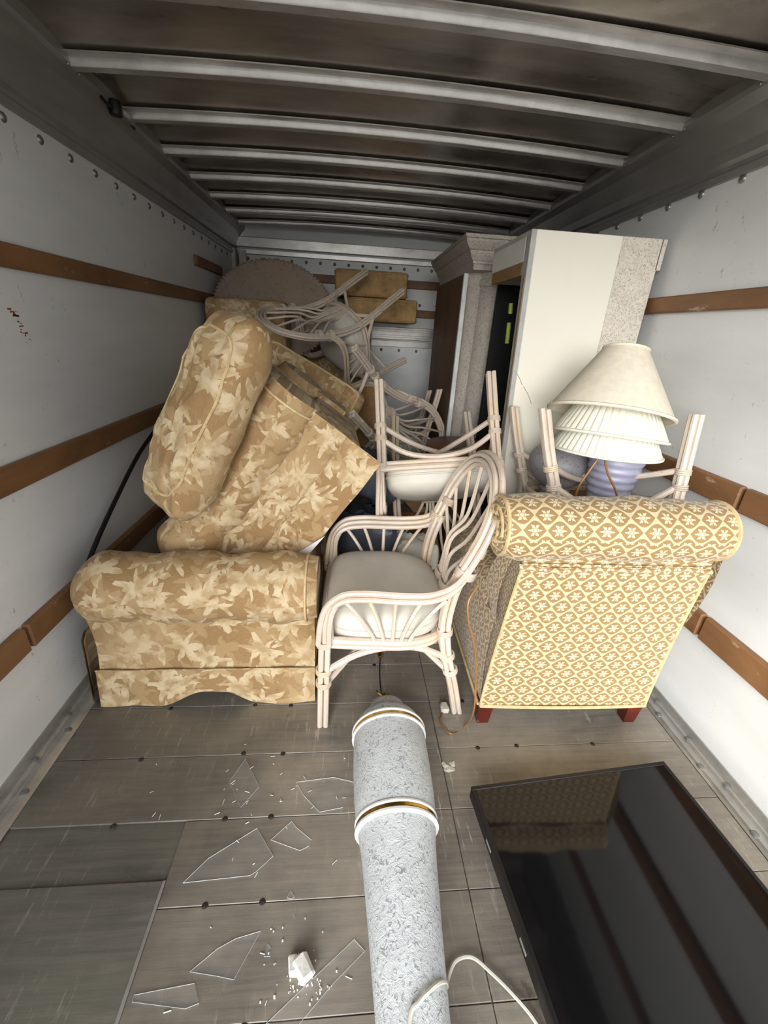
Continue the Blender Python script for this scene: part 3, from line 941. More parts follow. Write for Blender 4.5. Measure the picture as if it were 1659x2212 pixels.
def puffy(lx, ly, lz, rad, seed=0, wr=.006, nx=28, crease=0.0, soft=(.30, .42)):
    """a stuffed box cushion centred on the origin: superellipsoid with wrinkles, UVs in metres"""
    m = MB()
    def pt(u, v):
        a = 2 * PI * u; b = PI * (v - .5); e1, e2 = soft
        ca, sa, cb, sb = math.cos(a), math.sin(a), math.cos(b), math.sin(b)
        f = lambda q, e: math.copysign(abs(q) ** e, q)
        x = f(ca, e1) * f(cb, e2); y = f(sa, e1) * f(cb, e2); z = f(sb, e2 * 1.25)
        z *= 1 - .22 * max(abs(x), abs(y)) ** 4
        w = wr * (math.sin(9 * x + 4 * y + seed) + .7 * math.sin(17 * y - 6 * x + 2 * seed) + .5 * math.sin(29 * x + 3 * z))
        g = 1 + crease * (math.exp(-((x - .25) / .2) ** 2) * -.25)
        return (x * lx / 2 * (1 + w), y * ly / 2 * (1 + w), z * lz / 2 * g + w * .5)
    m.grid(pt, nx * 2, nx, closed_u=True, uvfn=lambda u, v: ((u * 2 * (lx + ly)) * (1 if .2 < v < .8 else 1), v * (lz + (lx + ly) / 2)))
    # planar uvs on the big faces, wrap-around on the boxing
    uvs = []
    for fc in m.f:
        ps = [Vector(m.v[i]) for i in fc]; n = (ps[2] - ps[0]).cross(ps[3] - ps[1]); n = n.normalized() if n.length > 0 else Vector((0, 0, 1))
        if abs(n.z) > .6: uvs.append([(p.x, p.y + (0 if n.z > 0 else 3)) for p in ps])
        elif abs(n.x) > abs(n.y): uvs.append([(p.y + 1.1, p.z) for p in ps])
        else: uvs.append([(p.x + 2.3, p.z) for p in ps])
    m.uv = uvs
    m.pt = pt
    return m


sofa = make_sofa('leaf_sofa', .80, 1.05, .665, seat=False)
sofa.matrix_world = Matrix.Translation((-.51, 1.205, 0))
tag(sofa, 'leaf-patterned tan sofa standing on the floor by the left wall, rolled arm facing out', 'sofa')

sofa2 = make_sofa('leaf_sofa', .82, .75, .56, .51, wave=False)
ang = math.radians(54.5)
mB = Matrix(((math.cos(ang), 0, -math.sin(ang), 0), (0, 1, 0, 0), (math.sin(ang), 0, math.cos(ang), 0), (0, 0, 0, 1)))
sofa2.matrix_world = Matrix.Translation((-.115, 1.46, .546)) @ Matrix.Rotation(math.radians(3), 4, 'Z') @ mB
tag(sofa2, 'second leaf-patterned sofa tipped steeply on its side on top of the first', 'sofa')

flap = [atY(*p, 1.425) for p in ((600, 1222), (640, 1196), (702, 1158), (668, 1196), (642, 1222))]
inv = sofa2.matrix_world.inverted(); m = MB()
m.v = [tuple(inv @ p) for p in flap] + [tuple(inv @ (p + Vector((0, .004, 0)))) for p in flap]
m.quad_faces((0, 4, 3, 2, 1)); m.quad_faces((5, 6, 7, 8, 9))
for i in range(5): m.quad_faces((i, (i + 1) % 5, 5 + (i + 1) % 5, 5 + i))
tag(m.build('lining_flap', M['lining'], sofa2, False), 'white lining flap hanging from the hem')


def cushion(name, mat, dims, mw, label, piping=True, seed=0, wr=.006, crease=0.0, cat='cushion', group=None, soft=(.30, .42), sides=(-1, 1)):
    root = empty(name, mw); tag(root, label, cat, group)
    b = puffy(*dims, .05, seed, wr, crease=crease, soft=soft); b.build('cover', mat, root)
    if piping:
        for s in sides:
            v = .5 + s * .27
            ring = [Vector(b.pt(i / 72, v)) * 1.004 for i in range(72)]
            MB().tube(ring, .0045, 6, closed=True).build('piping', M['piping'], root)
    return root


# big cushion stood on end against the tipped sofa
c0, c1 = atY(352, 1085, 1.36), atY(505, 705, 1.44)
upv = (c1 - c0).normalized(); mid = (c0 + c1) / 2
cz = Vector((-.62, -.70, .0)); cz = (cz - upv * cz.dot(upv)).normalized(); cyv = cz.cross(upv)
mid = mid + Vector((.03, 0, 0))
mC = Matrix(((upv.x, cyv.x, cz.x, mid.x), (upv.y, cyv.y, cz.y, mid.y), (upv.z, cyv.z, cz.z, mid.z), (0, 0, 0, 1)))
cushion('sofa_cushion', LF, ((c1 - c0).length + .07, .26, .21), mC, 'plump leaf-patterned cushion stood on end against the tipped sofa', seed=1, wr=.009, crease=.5, soft=(.46, .62), sides=(1,))
# darker cushion behind
d0, d1 = atY(560, 740, 2.35), atY(775, 868, 2.35)
ax = (d1 - d0).normalized(); dz = Vector((.25, -.9, .35)); dz = (dz - ax * dz.dot(ax)).normalized(); dy = dz.cross(ax)
md = (d0 + d1) / 2 - dy * .05 + Vector((0, .06, -.02))
mD = Matrix(((ax.x, dy.x, dz.x, md.x), (ax.y, dy.y, dz.y, md.y), (ax.z, dy.z, dz.z, md.z), (0, 0, 0, 1)))
cushion('sofa_cushion', LF, ((d1 - d0).length + .05, .22, .14), mD, 'long leaf-patterned cushion lying aslant behind the tipped sofa, below the topmost chair', seed=4)

# sofa standing at the far left and the one under the tan cushions
s3 = empty('leaf_sofa', loc=(-.675, 3.42, 0)); tag(s3, 'dark leaf-patterned sofa stood on end in the far left corner', 'sofa')


def rbox(parent, name, a, b, mat, rad=.04, n=6):
    """box with rounded, fabric-like edges and box-mapped UVs"""
    m = MB(); (x0, y0, z0), (x1, y1, z1) = a, b
    c = Vector(((x0 + x1) / 2, (y0 + y1) / 2, (z0 + z1) / 2)); hx, hy, hz = (x1 - x0) / 2, (y1 - y0) / 2, (z1 - z0) / 2
    def pt(u, v):
        aa = 2 * PI * u; bb = PI * (v - .5); f = lambda q, e: math.copysign(abs(q) ** e, q)
        e = .12
        return (c.x + hx * f(math.cos(aa), e) * f(math.cos(bb), e), c.y + hy * f(math.sin(aa), e) * f(math.cos(bb), e), c.z + hz * f(math.sin(bb), e))
    m.grid(pt, 64, 32, closed_u=True)
    uvs = []
    for fc in m.f:
        ps = [Vector(m.v[i]) for i in fc]; nn = (ps[2] - ps[0]).cross(ps[3] - ps[1])
        k = max(range(3), key=lambda i: abs(nn[i])); o = [i for i in range(3) if i != k]; uvs.append([(p[o[0]], p[o[1]]) for p in ps])
    m.uv = uvs
    return m.build(name, mat, parent)


rbox(s3, 'backrest', (-.29, -.30, .75), (.24, .26, 1.475), LF)
rbox(s3, 'base', (-.29, -.28, 0), (.24, .40, .76), LF)
s4 = empty('leaf_sofa', loc=(-.12, 4.0, 0)); tag(s4, 'leaf-patterned sofa at the bulkhead, buried under chairs and the tan cushions', 'sofa')
rbox(s4, 'backrest', (-.30, -.22, .70), (.30, .24, 1.385), LF)
rbox(s4, 'base', (-.30, -.30, 0), (.30, .26, .72), LF)

# tan quilted cushions stacked on it
def tan(name, a, b, lab, seed):
    root = empty(name, loc=((a[0] + b[0]) / 2, (a[1] + b[1]) / 2, a[2])); tag(root, lab, 'cushion', 'tan quilted cushions on the pile')
    o = rbox(root, 'cover', (-(b[0] - a[0]) / 2, -(b[1] - a[1]) / 2, 0), ((b[0] - a[0]) / 2, (b[1] - a[1]) / 2, b[2] - a[2]), M['gold_cush'])
    for s in (0, 1):
        zz = .02 + s * (b[2] - a[2] - .04); X, Y = (b[0] - a[0]) / 2 * .99, (b[1] - a[1]) / 2 * .99
        pts = [Vector((X * math.copysign(abs(math.cos(t)) ** .14, math.cos(t)), Y * math.copysign(abs(math.sin(t)) ** .14, math.sin(t)), zz)) for t in [2 * PI * (i + .5) / 60 for i in range(60)]]
        MB().tube(pts, .008, 6, closed=True).build('welt', M['gold_cush'], root)
    for i in range(5):
        for j in range(2):
            bx_ = -X + .09 + i * (2 * X - .18) / 4 + (.05 if j else 0); bz = .05 + j * (b[2] - a[2] - .1)
            MB().lathe([(.014, 0), (.010, -.006), (0, -.008)], 10, Matrix.Translation((bx_, -(b[1] - a[1]) / 2 * .985, bz)) @ Matrix.Rotation(-PI / 2, 4, 'X')).build('tuft_button', M['gold_cush'], root)
    return root


tan('tan_cushion', (-.13, 3.72, 1.565), (.45, 4.15, 1.755), 'tan quilted cushion, upper of two stacked before the bulkhead', 1)
tan('tan_cushion', (-.05, 3.68, 1.388), (.535, 4.12, 1.562), 'tan quilted cushion, lower of two stacked before the bulkhead', 2)

# oval scalloped table top standing on edge
ov = empty('oval_tabletop', loc=(-.555, 3.40, 1.30)); ov.rotation_euler = (math.radians(-6), 0, 0)
tag(ov, 'taupe oval tabletop with scalloped edge standing upright in the far corner', 'tabletop')
nsc = 84
def ovr(a): return 1 + .04 * abs(math.sin(a * nsc / 2))
rim0 = [Vector((.415 * math.cos(a) * ovr(a), 0, .12 + .32 * math.sin(a) * ovr(a))) for a in [2 * PI * i / 384 for i in range(384)]]
m = MB(); n_ = len(rim0)
for off in (-.018, .018): m.v += [(p.x, off, p.z) for p in rim0]
m.v += [(p.x * .97, -.024, .12 + (p.z - .12) * .97) for p in rim0]
for i in range(n_):
    j = (i + 1) % n_; m.quad_faces((i, j, n_ + j, n_ + i)); m.quad_faces((2 * n_ + i, 2 * n_ + j, j, i))
m.quad_faces(tuple(range(2 * n_, 3 * n_))); m.quad_faces(tuple(range(n_, 2 * n_))[::-1])
m.build('top', M['scallop'], ov)

# ------------------------------------------------------------------ gold brocade armchair, back to the camera
OG = M['ogee']
ac = empty('brocade_armchair', loc=(.803, 1.05, 0)); ac.rotation_euler = (0, 0, math.radians(-1.5))
tag(ac, 'cream and gold brocade armchair with a rolled back, turned away, on mahogany legs', 'armchair')
HB = .313                      # half width


def lean(z): return .012 - .055 * max(0, (z - .10) / .62) ** 1.6     # the back rakes towards the camera


def bpan(u, v):
    z = .10 + .63 * v
    bul = -.012 * math.sin(PI * u) * math.sin(PI * min(1, v * 1.05))
    wid = HB - .004 - .022 * v
    return (-wid + 2 * wid * u, lean(z) + bul, z)


m = MB(); m.grid(bpan, 28, 20, uvfn=lambda u, v: (2 * HB * u, .63 * v))
m.build('back_panel', OG, ac)
# body of the back between outer panel and inside
m = MB()
def bsec(u, v):
    z = .10 + .68 * v; wid = HB - .006 - .022 * v; a = u * 4; y0 = lean(z) + .004; y1 = .17 + lean(z)
    if a < 1: return (-wid + 2 * wid * a, y0 + .004, z)
    if a < 2: return (wid, y0 + (y1 - y0) * (a - 1), z)
    if a < 3: return (wid - 2 * wid * (a - 2), y1, z)
    return (-wid, y1 - (y1 - y0) * (a - 3), z)
m.grid(bsec, 40, 14, closed_u=True, uvfn=lambda u, v: (u * 1.6, v * .68)); m.build('back_core', OG, ac)
# scroll roll along the top of the back
RR = .098
def aroll(u, v):
    a = 2 * PI * u; x = -.355 + .665 * v
    e = 1 - .10 * max(0, abs(v - .5) * 2 - .86) / .14
    rr = (RR + .004 * math.sin(v * 13) + .003 * math.sin(v * 31 + a)) * e
    return (x, .022 - rr * math.cos(a), .818 + rr * math.sin(a) * .98)
m = MB(); m.grid(aroll, 40, 34, closed_u=True, uvfn=lambda u, v: (.665 * v - .03, u * 2 * PI * RR + .01))
roll = m.build('back_roll', OG, ac)
for s, vv in ((-1, 0), (1, 1)):
    # rosette: gathered disc with a button and a spiral welt
    xe = -.355 if s < 0 else .310; m = MB()
    def disc(u, v, s=s, vv=vv):
        a = 2 * PI * u; p = Vector(aroll(u, vv)); q = Vector((xe, .022, .818)); k = 1 - v
        d = q.lerp(p, k); pl_ = .006 * math.sin(9 * a) * k * (1 - k) * 4
        return (d.x + s * (.018 * math.sin(k * PI) + pl_ - .006 * (1 - k)), d.y, d.z)
    m.grid(disc, 36, 8, closed_u=True, uvfn=lambda u, v: (u * .6, v * .1), flip=s > 0); sc_ = m.build('scroll_end', OG, roll)
    MB().tube([Vector(aroll(i / 36, vv)) + Vector((s * .002, 0, 0)) for i in range(36)], .006, 6, closed=True).build('welt', M['piping'], roll)
    sp = [Vector((xe + s * .016, .022 - (.075 - .055 * t) * math.cos(t * 9), .818 + (.075 - .055 * t) * math.sin(t * 9))) for t in [i / 40 for i in range(41)]]
    MB().tube(sp, .0045, 6).build('spiral_welt', M['piping'], roll)
# horizontal tuck under the roll
MB().tube([(x, -.046 - .006 * math.sin(x * 25), .716 + .004 * math.sin(x * 11)) for x in [-.30 + .585 * i / 24 for i in range(25)]], .008, 7).build('tuck_fold', OG, ac)
for s in (-1, 1):
    # scrolled arms with outer side panels
    def side(u, v, s=s):
        y = .02 + .66 * u; z = .10 + .40 * v
        return (s * (HB - .004 + .012 * math.sin(v * PI * .8) - .03 * max(0, v - .8)), y, z)
    m = MB(); m.grid(side, 18, 10, uvfn=lambda u, v: (u * .66, v * .4), flip=s < 0)
    m.grid(lambda u, v, s=s: (s * (HB - .13), .02 + .66 * u, .10 + .42 * v), 4, 4, uvfn=lambda u, v: (u * .66, v * .4), flip=s > 0)
    m.grid(lambda u, v, s=s: (s * (HB - .006 - .124 * u), .68, .10 + .42 * v), 4, 4, uvfn=lambda u, v: (u * .15, v * .4), flip=s < 0)
    m.build('side_panel', OG, ac)
    def arml(u, v, s=s):
        a = 2 * PI * u; y = .05 + .65 * v; e = math.sqrt(max(0, 1 - max(0, (v - .88) / .12) ** 2)) * .95 + .05
        pl_ = 1 + (.07 * math.sin(a * 8) * math.exp(-(v / .16) ** 2)); rr = .075 * e * pl_
        return (s * (HB - .055) + rr * math.cos(a) * 1.05, y, .525 + rr * math.sin(a) * .85 - .02 * v)
    m = MB(); m.grid(arml, 40, 24, closed_u=True, uvfn=lambda u, v: (u * .47, v * .65), flip=True)
    m.f.append(tuple(40 * 24 + i for i in range(40))[::-1]); m.uv.append(None); m.mi.append(0)
    arm_ = m.build('arm', OG, ac)
    # gathered join of arm and back
    MB().tube([Vector((s * (HB - .002 - .022 * t), lean(.1 + .62 * t) + .001, .10 + .62 * t)) for t in [i / 16 for i in range(17)]], .005, 6).build('welt', M['piping'], ac)
    wing = MB()
    wing.grid(lambda u, v, s=s: (s * (HB + .002 + .02 * math.sin(v * PI)) , lean(.47 + .3 * v) + .01 + (.16 - .09 * v) * u, .47 + .30 * v), 8, 12, uvfn=lambda u, v: (u * .15, v * .3), flip=s < 0)
    wing.build('back_wing', OG, ac)
    for yy in (.045, .62):
        lg = MB()
        for (z0, z1, w0, w1) in ((0.0, .115, .021, .029),):
            P = []
            for z, w in ((z0, w0), (z1, w1)):
                for (a, b) in ((-1, -1), (1, -1), (1, 1), (-1, 1)): P.append((a * w, b * w, z))
            lg.add(P, [(0, 3, 2, 1), (4, 5, 6, 7), (0, 1, 5, 4), (1, 2, 6, 5), (2, 3, 7, 6), (3, 0, 4, 7)])
        o = lg.build('leg', M['mahogany'], ac, False); o.location = (s * .285, yy, 0)
MB().tube([Vector((-HB + 2 * HB * i / 30, lean(.1) - .008 * math.sin(PI * i / 30) - .001, .102)) for i in range(31)], .006, 6).build('welt', M['piping'], ac)
MB().tube([Vector((-HB - .004, .02 + .64 * i / 20, .102)) for i in range(21)], .006, 6).build('welt', M['piping'], ac)
MB().box((-HB + .01, .03, .09), (HB - .01, .66, .30), bev=.02).build('seat_base', OG, ac)
cs_ = puffy(.42, .46, .14, .05, 3); cs_.build('seat_cushion', OG, ac).location = (0, .42, .36)

# ------------------------------------------------------------------ white cabinet behind it
CX0, CX1, CY0, CY1, CZ1 = .70, 1.268, 1.885, 2.355, 1.722
cb = empty('white_cabinet', loc=((CX0 + CX1) / 2, CY0, 0)); tag(cb, 'tall ivory cabinet with speckled stone-look edge strip by the right wall', 'cabinet')
cw = (CX1 - CX0) / 2
shear = .055
def cbx(name, a, b, mat, bev=.002):
    m = MB().box(a, b, bev=bev)
    m.v = [(x + shear * (1 - z / CZ1) * (1 - (x + cw) / (2 * cw)), y, z) for (x, y, z) in m.v]
    return m.build(name, mat, cb, False)
STR = .19
cbx('side_panel', (-cw + .022, 0, 0), (cw - STR, .02, CZ1), M['cabwhite'])
cbx('stone_strip', (cw - STR, -.001, 0), (cw - .018, .02, CZ1), M['stripstone'])
cbx('strip_cap', (cw - .025, -.001, CZ1 - .11), (cw, .02, CZ1), M['stripstone'])
cbx('front_stile', (-cw, 0, 0), (-cw + .022, .05, CZ1), M['cabedge'])
cbx('edge_band', (-cw - .003, .006, 0), (-cw, .018, CZ1 - .16), M['cabbrown'], .001)
cbx('top_board', (-cw, .02, CZ1 - .02), (cw, .47, CZ1), M['cabwhite'])
cbx('top_rail', (-cw, .05, CZ1 - .105), (-cw + .02, .47, CZ1), M['cabwhite'])
cbx('torn_edge', (-cw + .001, .06, CZ1 - .155), (-cw + .018, .46, CZ1 - .105), M['cabbrown'])
cbx('rail_soffit', (-cw + .018, .02, CZ1 - .15), (cw - .02, .46, CZ1 - .14), M['cabedge'])
cbx('back_board', (cw - .02, .02, 0), (cw - .012, .46, CZ1 - .02), M['panelbrown'])
# scratches on the side panel
sm = MB()
for (a, b) in (((1112, 800), (1128, 832)), ((1131, 835), (1148, 872))):
    p, q = atY(*a, CY0 - .001), atY(*b, CY0 - .001); inv = Vector(((CX0 + CX1) / 2, CY0, 0))
    sm.tube([p - inv, (p + q) / 2 - inv + Vector((.004, 0, 0)), q - inv], .0012, 5)
sm.build('scratch', M['rail'], cb)

# black board with two lime green strips in the gap
bk = empty('black_board', loc=(.92, 2.50, 0)); tag(bk, 'black board with lime green strips in the gap between column and ivory cabinet', 'board')
MB().box((-.13, 0, 0), (.13, .02, 1.60), bev=.004).build('panel', M['black'], bk, False)
for (p, q) in (((1104, 655), (1102, 678)), ((1100, 697), (1095, 742))):
    a, b = atY(*p, 2.492), atY(*q, 2.492); org = Vector((.92, 2.50, 0))
    tag(MB().tube([b - org, a - org], .012, 10).build('strip', M['lime'], bk), 'lime green strip')

# ------------------------------------------------------------------ wall unit with speckled columns
wu = empty('column_wall_unit', loc=(.805, 2.78, 0)); tag(wu, 'wall unit with speckled stone columns and stepped capital, dark brown side panel', 'wall unit')
MB().box((-.135, .02, 0), (-.118, .86, 1.66), bev=.002).build('side_panel', M['panelbrown'], wu, False)
MB().box((-.139, -.004, 0), (-.112, .022, 1.665), bev=.003).build('panel_edge', M['whitepaint'], wu, False)
# main column, fluted neck ring, pilaster behind
cp = [(.120, 0), (.120, .06), (.105, .09), (.103, .6), (.098, 1.1), (.091, 1.58), (.091, 1.592), (.102, 1.598), (.105, 1.614), (.102, 1.63), (.096, 1.635), (.096, 1.665)]
MB().lathe(cp, 40, Matrix.Translation((.045, -.02, 0))).build('column', M['colstone'], wu)
MB().lathe([(.06, 0), (.06, 1.60), (.068, 1.61), (.068, 1.64), (.06, 1.67)], 28, Matrix.Translation((-.05, .02, 0))).build('pilaster', M['colstone'], wu)
steps = [(.150, 1.665, 1.70), (.160, 1.70, 1.716), (.172, 1.716, 1.732), (.180, 1.732, 1.752), (.192, 1.752, 1.768), (.206, 1.768, 1.786), (.214, 1.786, 1.80)]
m = MB()
prs = [(.135, 1.665), (.135, 1.69), (.142, 1.695), (.142, 1.705), (.15, 1.712), (.163, 1.73), (.17, 1.745), (.17, 1.752), (.18, 1.757), (.196, 1.775), (.205, 1.79), (.205, 1.80), (.215, 1.803), (.215, 1.82)]
for (o, z) in prs:
    d = o
    for (x, y) in ((.005 - d, -.02 - d), (.005 + d, -.02 - d), (.005 + d, .80), (.005 - d, .80)): m.v.append((x, y, z))
for i in range(len(prs) - 1):
    for k in range(4):
        j = (k + 1) % 4; m.quad_faces((4 * i + k, 4 * i + j, 4 * i + 4 + j, 4 * i + 4 + k))
m.quad_faces((3, 2, 1, 0)); e_ = 4 * (len(prs) - 1); m.quad_faces((e_, e_ + 1, e_ + 2, e_ + 3))
m.build('capital', M['colstone'], wu, False)
MB().box((-.115, .04, 0), (.40, .84, .02)).box((-.11, .82, .02), (.40, .84, 1.64)).build('carcass', M['panelbrown'], wu, False)

# ------------------------------------------------------------------ lampshades and lamp bases on the upturned chair
def shade(name, mat, rb, rt, h, loc, rot, label, pleats=0, group=None):
    root = empty(name, loc=loc); root.rotation_euler = rot; tag(root, label, 'lampshade', group)
    n = 96 if not pleats else pleats * 6
    rf = (lambda a, i: 1 + .012 * math.sin(a * pleats) + .005 * math.sin(a * pleats * 2 + 1)) if pleats else None
    prof_ = [(rb + (rt - rb) * t, h * t) for t in [i / 10 for i in range(11)]]
    m = MB(); m.lathe(prof_, n, None, rf, cap=False); m.lathe([(r - .004, z) for r, z in prof_][::-1], n, None, rf, cap=False); m.build('cover', mat, root)
    for (r, z, t) in ((rb, 0, .006), (rt, h, .005)):
        MB().tube([Vector((r * math.cos(2 * PI * i / 64), r * math.sin(2 * PI * i / 64), z)) for i in range(64)], t, 6, closed=True).build('trim_ring', mat, root)
    sp = MB()
    for k in range(3):
        a = 2 * PI * k / 3; sp.tube([(0, 0, h - .02), (rt * math.cos(a), rt * math.sin(a), h - .005)], .002, 5)
    sp.lathe([(.016, h - .024), (.016, h - .018)], 14); sp.build('spider', M['gold'], root)
    return root


SY = 1.50
shade('lampshade', M['shade'], .214, .075, .232, (.962, SY, 1.085), (math.radians(-13), math.radians(9), 0), 'smooth cream cone lampshade, topmost of the three nested shades')
shade('lampshade', M['pleat'], .2, .08, .215, (.985, SY + .005, 1.005), (math.radians(-9), math.radians(6), 0), 'pleated ivory lampshade sandwiched between the other two shades', 46)
shade('lampshade', M['pleat'], .196, .09, .20, (.99, SY + .01, .945), (math.radians(-3), math.radians(3), .3), 'pleated ivory lampshade, lowest and brightest of the three nested shades', 46)
lb = empty('table_lamp', loc=(1.05, SY + .01, .70)); tag(lb, 'lilac ribbed ceramic lamp base under the pleated lampshades', 'lamp')
pf = [(.075, 0), (.080, .012), (.078, .03), (.070, .045)] + [(.070 + .034 * (t ** .8) + .0028 * math.sin(t * 40), .045 + .20 * t) for t in [i / 40 for i in range(41)]] + [(.095, .262), (.06, .285), (.03, .295)]
MB().lathe(pf, 44).build('body', M['lilac'], lb)
MB().lathe([(.011, .29), (.011, .50), (.018, .505), (.018, .53)], 14).build('stem', M['gold'], lb)
lb2 = empty('table_lamp', loc=(.925, 1.70, .70)); tag(lb2, 'grey speckled round lamp base behind the upturned chair legs', 'lamp')
MB().lathe([(.06, 0), (.066, .02)] + [(.055 + .075 * math.sin(PI * t) ** .8, .03 + .21 * t) for t in [i / 20 for i in range(21)]] + [(.03, .26), (.022, .30)], 36).build('body', M['greylamp'], lb2)
MB().lathe([(.009, .30), (.009, .33)], 12).build('stem', M['gold'], lb2)
def cord(name, pts, r, mat, label, sub=6, cat='cord'):
    P = smooth_path(pts, sub); b = P[0].copy()
    o = MB().tube([p - b for p in P], r, 7).build(name, mat); o.location = b; tag(o, label, cat); return o


cord('lamp_cord', [atY(1306, 985, 1.36), atY(1312, 1020, 1.36), atY(1330, 1060, 1.34), atY(1335, 1085, 1.36)], .004, M['cordb'], 'amber lamp cord hanging in front of the lilac lamp base')
cord('lamp_cord', [atY(1298, 982, 1.40), atY(1275, 1015, 1.40), atY(1250, 1052, 1.40), atY(1240, 1085, 1.42)], .004, M['cordb'], 'amber lamp cord slanting left of the lilac lamp base')

# ------------------------------------------------------------------ column floor lamp lying on the floor
A0 = Vector((.150, 1.075, .120)); A1 = Vector((.146, -.12, .054))
axl = (A1 - A0).normalized(); xs_ = Vector((1, 0, 0)); xs_ = (xs_ - axl * xs_.dot(axl)).normalized(); ys_ = axl.cross(xs_)
mL = Matrix(((xs_.x, ys_.x, axl.x, A0.x), (xs_.y, ys_.y, axl.y, A0.y), (xs_.z, ys_.z, axl.z, A0.z), (0, 0, 0, 1)))
fl = empty('column_floor_lamp', mL); tag(fl, 'grey-white textured column lamp with brass bands lying on the floor, pointing at the camera', 'floor lamp')
body = [(.0, 0), (.044, .003), (.060, .014), (.067, .034), (.070, .05), (.076, .054), (.092, .062), (.108, .082), (.117, .105)]
body += [(.120, .15), (.121, .24), (.119, .32), (.115, .37), (.108, .41), (.101, .45), (.094, .52), (.087, .60), (.078, .72), (.070, .84), (.064, .95), (.06, 1.06), (.06, 1.19), (.08, 1.195), (.08, 1.2)]
body = [(r * .96, z) for r, z in body]
MB().lathe(body, 56).build('body', M['lampstone'], fl)
for (z, r) in ((.108, .116), (.375, .109)):
    MB().lathe([(r - .004, z), (r + .0035, z + .002), (r + .0045, z + .007), (r, z + .011)], 56, cap=False).build('ring', M['whitepaint'], fl)
    MB().lathe([(r - .003, z + .010), (r + .002, z + .012), (r + .002, z + .019), (r - .003, z + .021)], 56, cap=False).build('brass_band', M['gold'], fl)
    MB().lathe([(r - .003, z + .020), (r + .0035, z + .022), (r + .0045, z + .028), (r - .006, z + .033)], 56, cap=False).build('ring', M['whitepaint'], fl)
MB().lathe([(.012, -.035), (.014, -.03), (.014, 0)], 14).tube([(-.012, 0, -.03), (-.025, .004, -.04), (-.03, 0, -.052)], .004, 6).build('socket', M['gold'], fl)
lw = smooth_path([(.004, 0, -.03), (.008, -.05, -.07), (-.002, -.106, -.13), (-.004, -.112, -.22), (.004, -.114, -.33)], 5)
MB().tube(lw, .0028, 6).build('lead_wire', M['black'], fl)
MB().lathe([(.004, -.35), (.010, -.346), (.010, -.322), (.005, -.316)], 10, Matrix.Translation((.004, -.108, 0))).build('brass_tip', M['gold'], fl)
cord('power_cord', [Vector((.12, .22, .150)), atZ(885, 2205, .158), atZ(905, 2165, .163), atZ(925, 2142, .160), atZ(950, 2122, .142), atZ(963, 2122, .10), atZ(965, 2132, .04), atZ(968, 2112, .012), atZ(985, 2075, .012), atZ(1020, 2068, .012), atZ(1060, 2100, .012), atZ(1110, 2150, .012), atZ(1160, 2212, .012), Vector((.44, .28, .012))], .0042, M['cordw'], 'white power cord looped over the lying column lamp')
cord('thin_cord', [Vector((.40, 1.04, .640)), atY(1012, 1300, 1.01), atY(1013, 1345, 1.0), atY(1026, 1400, 1.0), atY(1028, 1480, 1.0), atY(1022, 1540, .99), atZ(1005, 1568, .006), atZ(975, 1585, .006), atZ(952, 1560, .006), atZ(957, 1538, .008)], .0032, M['cordb'], 'thin amber cord dangling down beside the brocade armchair')
pg = empty('cord_plug', loc=tuple(atZ(959, 1532, 0))); tag(pg, 'small white plug lying on the floor under the upright rattan chair', 'plug')
MB().box((-.016, -.024, 0), (.016, .020, .022), bev=.006).build('plug_body', M['cordw'], pg)
MB().box((-.009, .02, .008), (-.007, .04, .014)).box((.007, .02, .008), (.009, .04, .014)).build('prongs', M['gold'], pg)
cord('black_strap', [Vector((-.975, 2.30, .86)), Vector((-.965, 2.237, .835)), Vector((-.962, 1.943, .745)), Vector((-.96, 1.64, .60)), Vector((-.958, 1.467, .505)), Vector((-.955, 1.375, .44)), Vector((-.95, 1.33, .36))], .009, M['cordk'], 'black cord stretched along the left wall down to the sofa arm')

# ------------------------------------------------------------------ television lying face up
q0 = atZ(1017, 1699, .105); q1 = atZ(1434, 1644, .105)
tx = Vector((q1.x - q0.x, q1.y - q0.y, 0)); tw = tx.length; tx.normalize(); ty = Vector((tx.y, -tx.x, 0))   # ty points towards the camera
TL = 1.16
mT = Matrix(((tx.x, ty.x, 0, q0.x), (tx.y, ty.y, 0, q0.y), (0, 0, -1, .0), (0, 0, 0, 1)))
# local: x across, y towards camera, z down from the floor plane -> use -z heights
tv = empty('television', Matrix(((tx.x, -ty.x, 0, q0.x), (tx.y, -ty.y, 0, q0.y), (0, 0, 1, 0), (0, 0, 0, 1))))
tag(tv, 'black flat-screen television lying face up on the floor', 'television')
bz = .012
MB().box((0, -TL, .062), (tw, 0, .103), bev=.004).build('housing', M['black'], tv, False)
MB().box((.10, -TL + .12, 0), (tw - .10, -.13, .064), bev=.02).build('rear_bulge', M['black'], tv, False)
fr = MB()
fr.box((0, -bz, .100), (tw, 0, .106), bev=.0015).box((0, -TL, .100), (tw, -TL + .02, .106), bev=.0015)
fr.box((0, -TL + .02, .100), (bz, -bz, .106), bev=.0015).box((tw - bz, -TL + .02, .100), (tw, -bz, .106), bev=.0015)
fr.build('bezel', M['black'], tv, False)
MB().box((bz, -TL + .02, .1015), (tw - bz, -bz, .1042), bev=.0006).build('screen', M['screen'], tv, False)
for yy in (-.16, -.36): MB().box((-.0015, yy, .080), (.001, yy + .03, .088), bev=.0005).build('port', M['alu'], tv, False)

